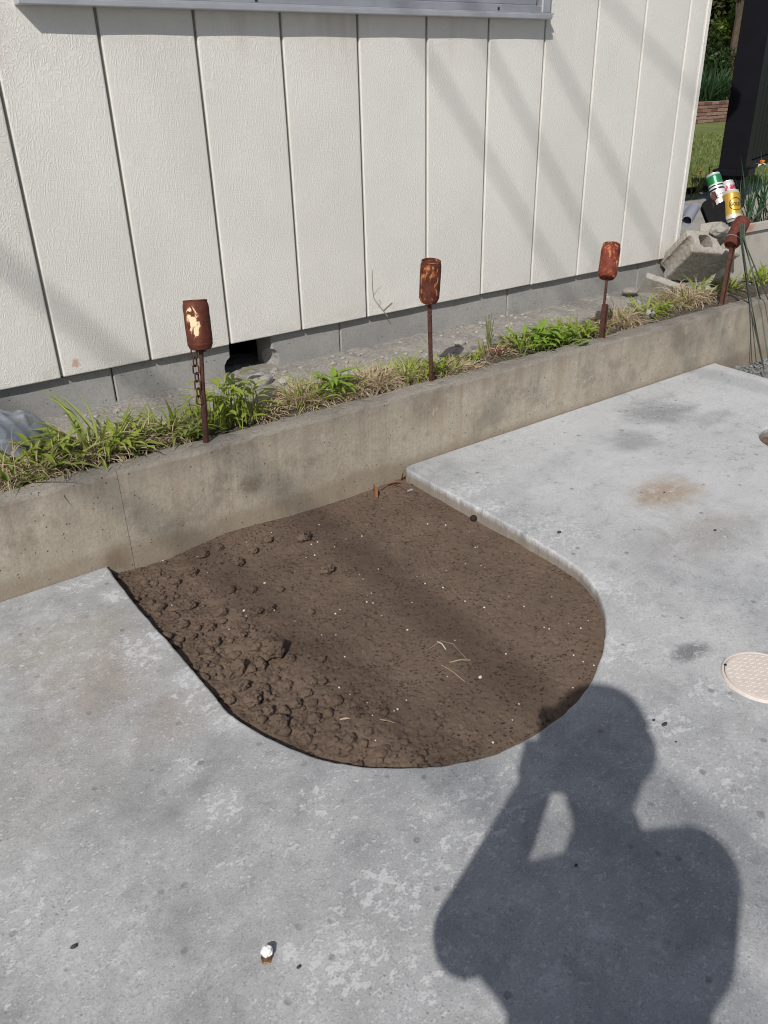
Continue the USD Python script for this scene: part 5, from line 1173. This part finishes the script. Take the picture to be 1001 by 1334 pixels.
# left hand round the phone's left side
palm = pc - RT * 0.052 - UP * 0.035 - FW * 0.010
bones += [(wrL, .024, palm, (.022, .022, .030)), (palm + UP * .02, .018, palm - UP * .02, .018)]
for j, (uo, ln) in enumerate([(0.040, .020), (0.020, .024), (0.000, .023), (-0.018, .018)]):          # fingers curl in front of the phone's long edge
    k0 = palm + UP * uo + FW * 0.004 - RT * 0.004; k1 = k0 + FW * 0.014 + RT * 0.004; k2 = k1 + RT * ln - FW * 0.001; k3 = k2 + RT * 0.010 - FW * 0.004
    bones += [(palm + UP * uo * .6, .012, k0, .0085), (k0, .0085, k1, .008), (k1, .008, k2, .0072), (k2, .0072, k3, .0065)]
th0 = palm - FW * 0.018 + UP * 0.005; th1 = th0 + UP * .030 + RT * .012 - FW * .004; th2 = th1 + UP * .012 + RT * .022
bones += [(palm - UP * .015, .016, th0, .012), (th0, .0115, th1, .010), (th1, .010, th2, .0085)]
# right hand resting on the thigh
hd = unit(hipR + AH * .08 + [0, 0, -.12] - wrR); pr = wrR + hd * 0.05; sx_ = unit(np.cross(hd, [0, 0, 1.0]))
bones += [(wrR, .024, pr, (.030, .030, .018))]
for j, so in enumerate((-.026, -.009, .009, .026)):
    k0 = pr + sx_ * so + hd * .025; k1 = k0 + hd * (.034 - .004 * abs(j - 1.5)) - [0, 0, .004]; k2 = k1 + hd * .024 - [0, 0, .012]
    bones += [(pr + sx_ * so * .8, .013, k0, .009), (k0, .009, k1, .008), (k1, .008, k2, .007)]
bones += [(pr - sx_ * .02, .014, pr - sx_ * .048 + hd * .02, .010), (pr - sx_ * .048 + hd * .02, .010, pr - sx_ * .055 + hd * .045, .008)]
obj('figure', body(bones, 0.009, 10), M_SKIN, person, smooth=True)
for s in (-1, 1):
    obj('eye', trimesh.creation.icosphere(2, .011).apply_translation(head + fwd * .079 + fr * .032 * s + [0, 0, .002]), M_SPECK, person, smooth=True)
    obj('pupil', trimesh.creation.icosphere(2, .006).apply_translation(head + fwd * .0865 + fr * .032 * s + [0, 0, .002]), M_DARK, person, smooth=True)
obj('hair', body([(head + [0, 0, .03] - fwd * .022, (.082, .086, .09), head - [0, 0, .05] - fwd * .035, (.07, .06, .05))], .012, 4), M_HAIR, person, smooth=True)
hat = lathe([(.0, .112), (.05, .108), (.078, .090), (.090, .060), (.094, .025), (.098, .016), (.105, .000), (.102, -.001), (.090, .018), (.088, .03), (0, .09)], 32)
hat.apply_transform(trimesh.transformations.rotation_matrix(0.12, np.cross(fwd, [0, 0, 1.0]))); hat.apply_translation(head + [0, 0, .028] - fwd * .008)
obj('hat', hat, M_HAT, person, smooth=40)
jb = [(neck - [0, 0, .015], .056, chest, (.125, .115, .12)), (chest, (.148, .12, .12), pelvis, (.145, .12, .10)), (pelvis, (.145, .12, .10), pelvis - [0, 0, .08], (.15, .125, .06)), (neck - [0, 0, .085], .040, shL, .054), (neck - [0, 0, .07], .050, shR, .062), (shL, .056, elL, .052), (elL, .050, elL + (wrL - elL) * .95, .031), (shR, .064, elR, .056), (elR, .056, elR + (wrR - elR) * .85, .036),
      (shL - [0, 0, .03], .058, chest, .12), (shR - [0, 0, .03], .06, chest, .12)]
obj('jacket', body(jb, .016, 10), M_JACKET, person, smooth=True)
tb = [(hipL, .098, knL + [0, 0, .005], .064), (hipR, .098, knR + [0, 0, .005], .064), (knL + [0, 0, .005], .064, anL + [0, 0, .01], .046), (knR + [0, 0, .005], .064, anR + [0, 0, .01], .046), (hipL, .098, hipR, .098)]
obj('trousers', body(tb, .016, 10), M_TROUS, person, smooth=True)
for an, to in ((anL, toL), (anR, toR)):
    obj('shoe', body([(an, .042, to + [0, 0, .005], (.042, .042, .034)), (to + [0, 0, .005], .036, to - AH * .07 + [0, 0, -0.005], .028)], .012, 6), M_SHOE, person, smooth=True)
phm = frame(rbx(-.037, .037, -.078, .078, -.0045, .0035, .002), pc, RT, UP, -FW)
t = thing('phone', 'black phone held up in the left hand of the kneeling person', 'phone', pc)
obj('phone_body', phm, M_BLACK, t); obj('screen', frame(bx(-.034, .034, -.072, .072, .0036, .0039), pc, RT, UP, -FW), M_GLASS, t)
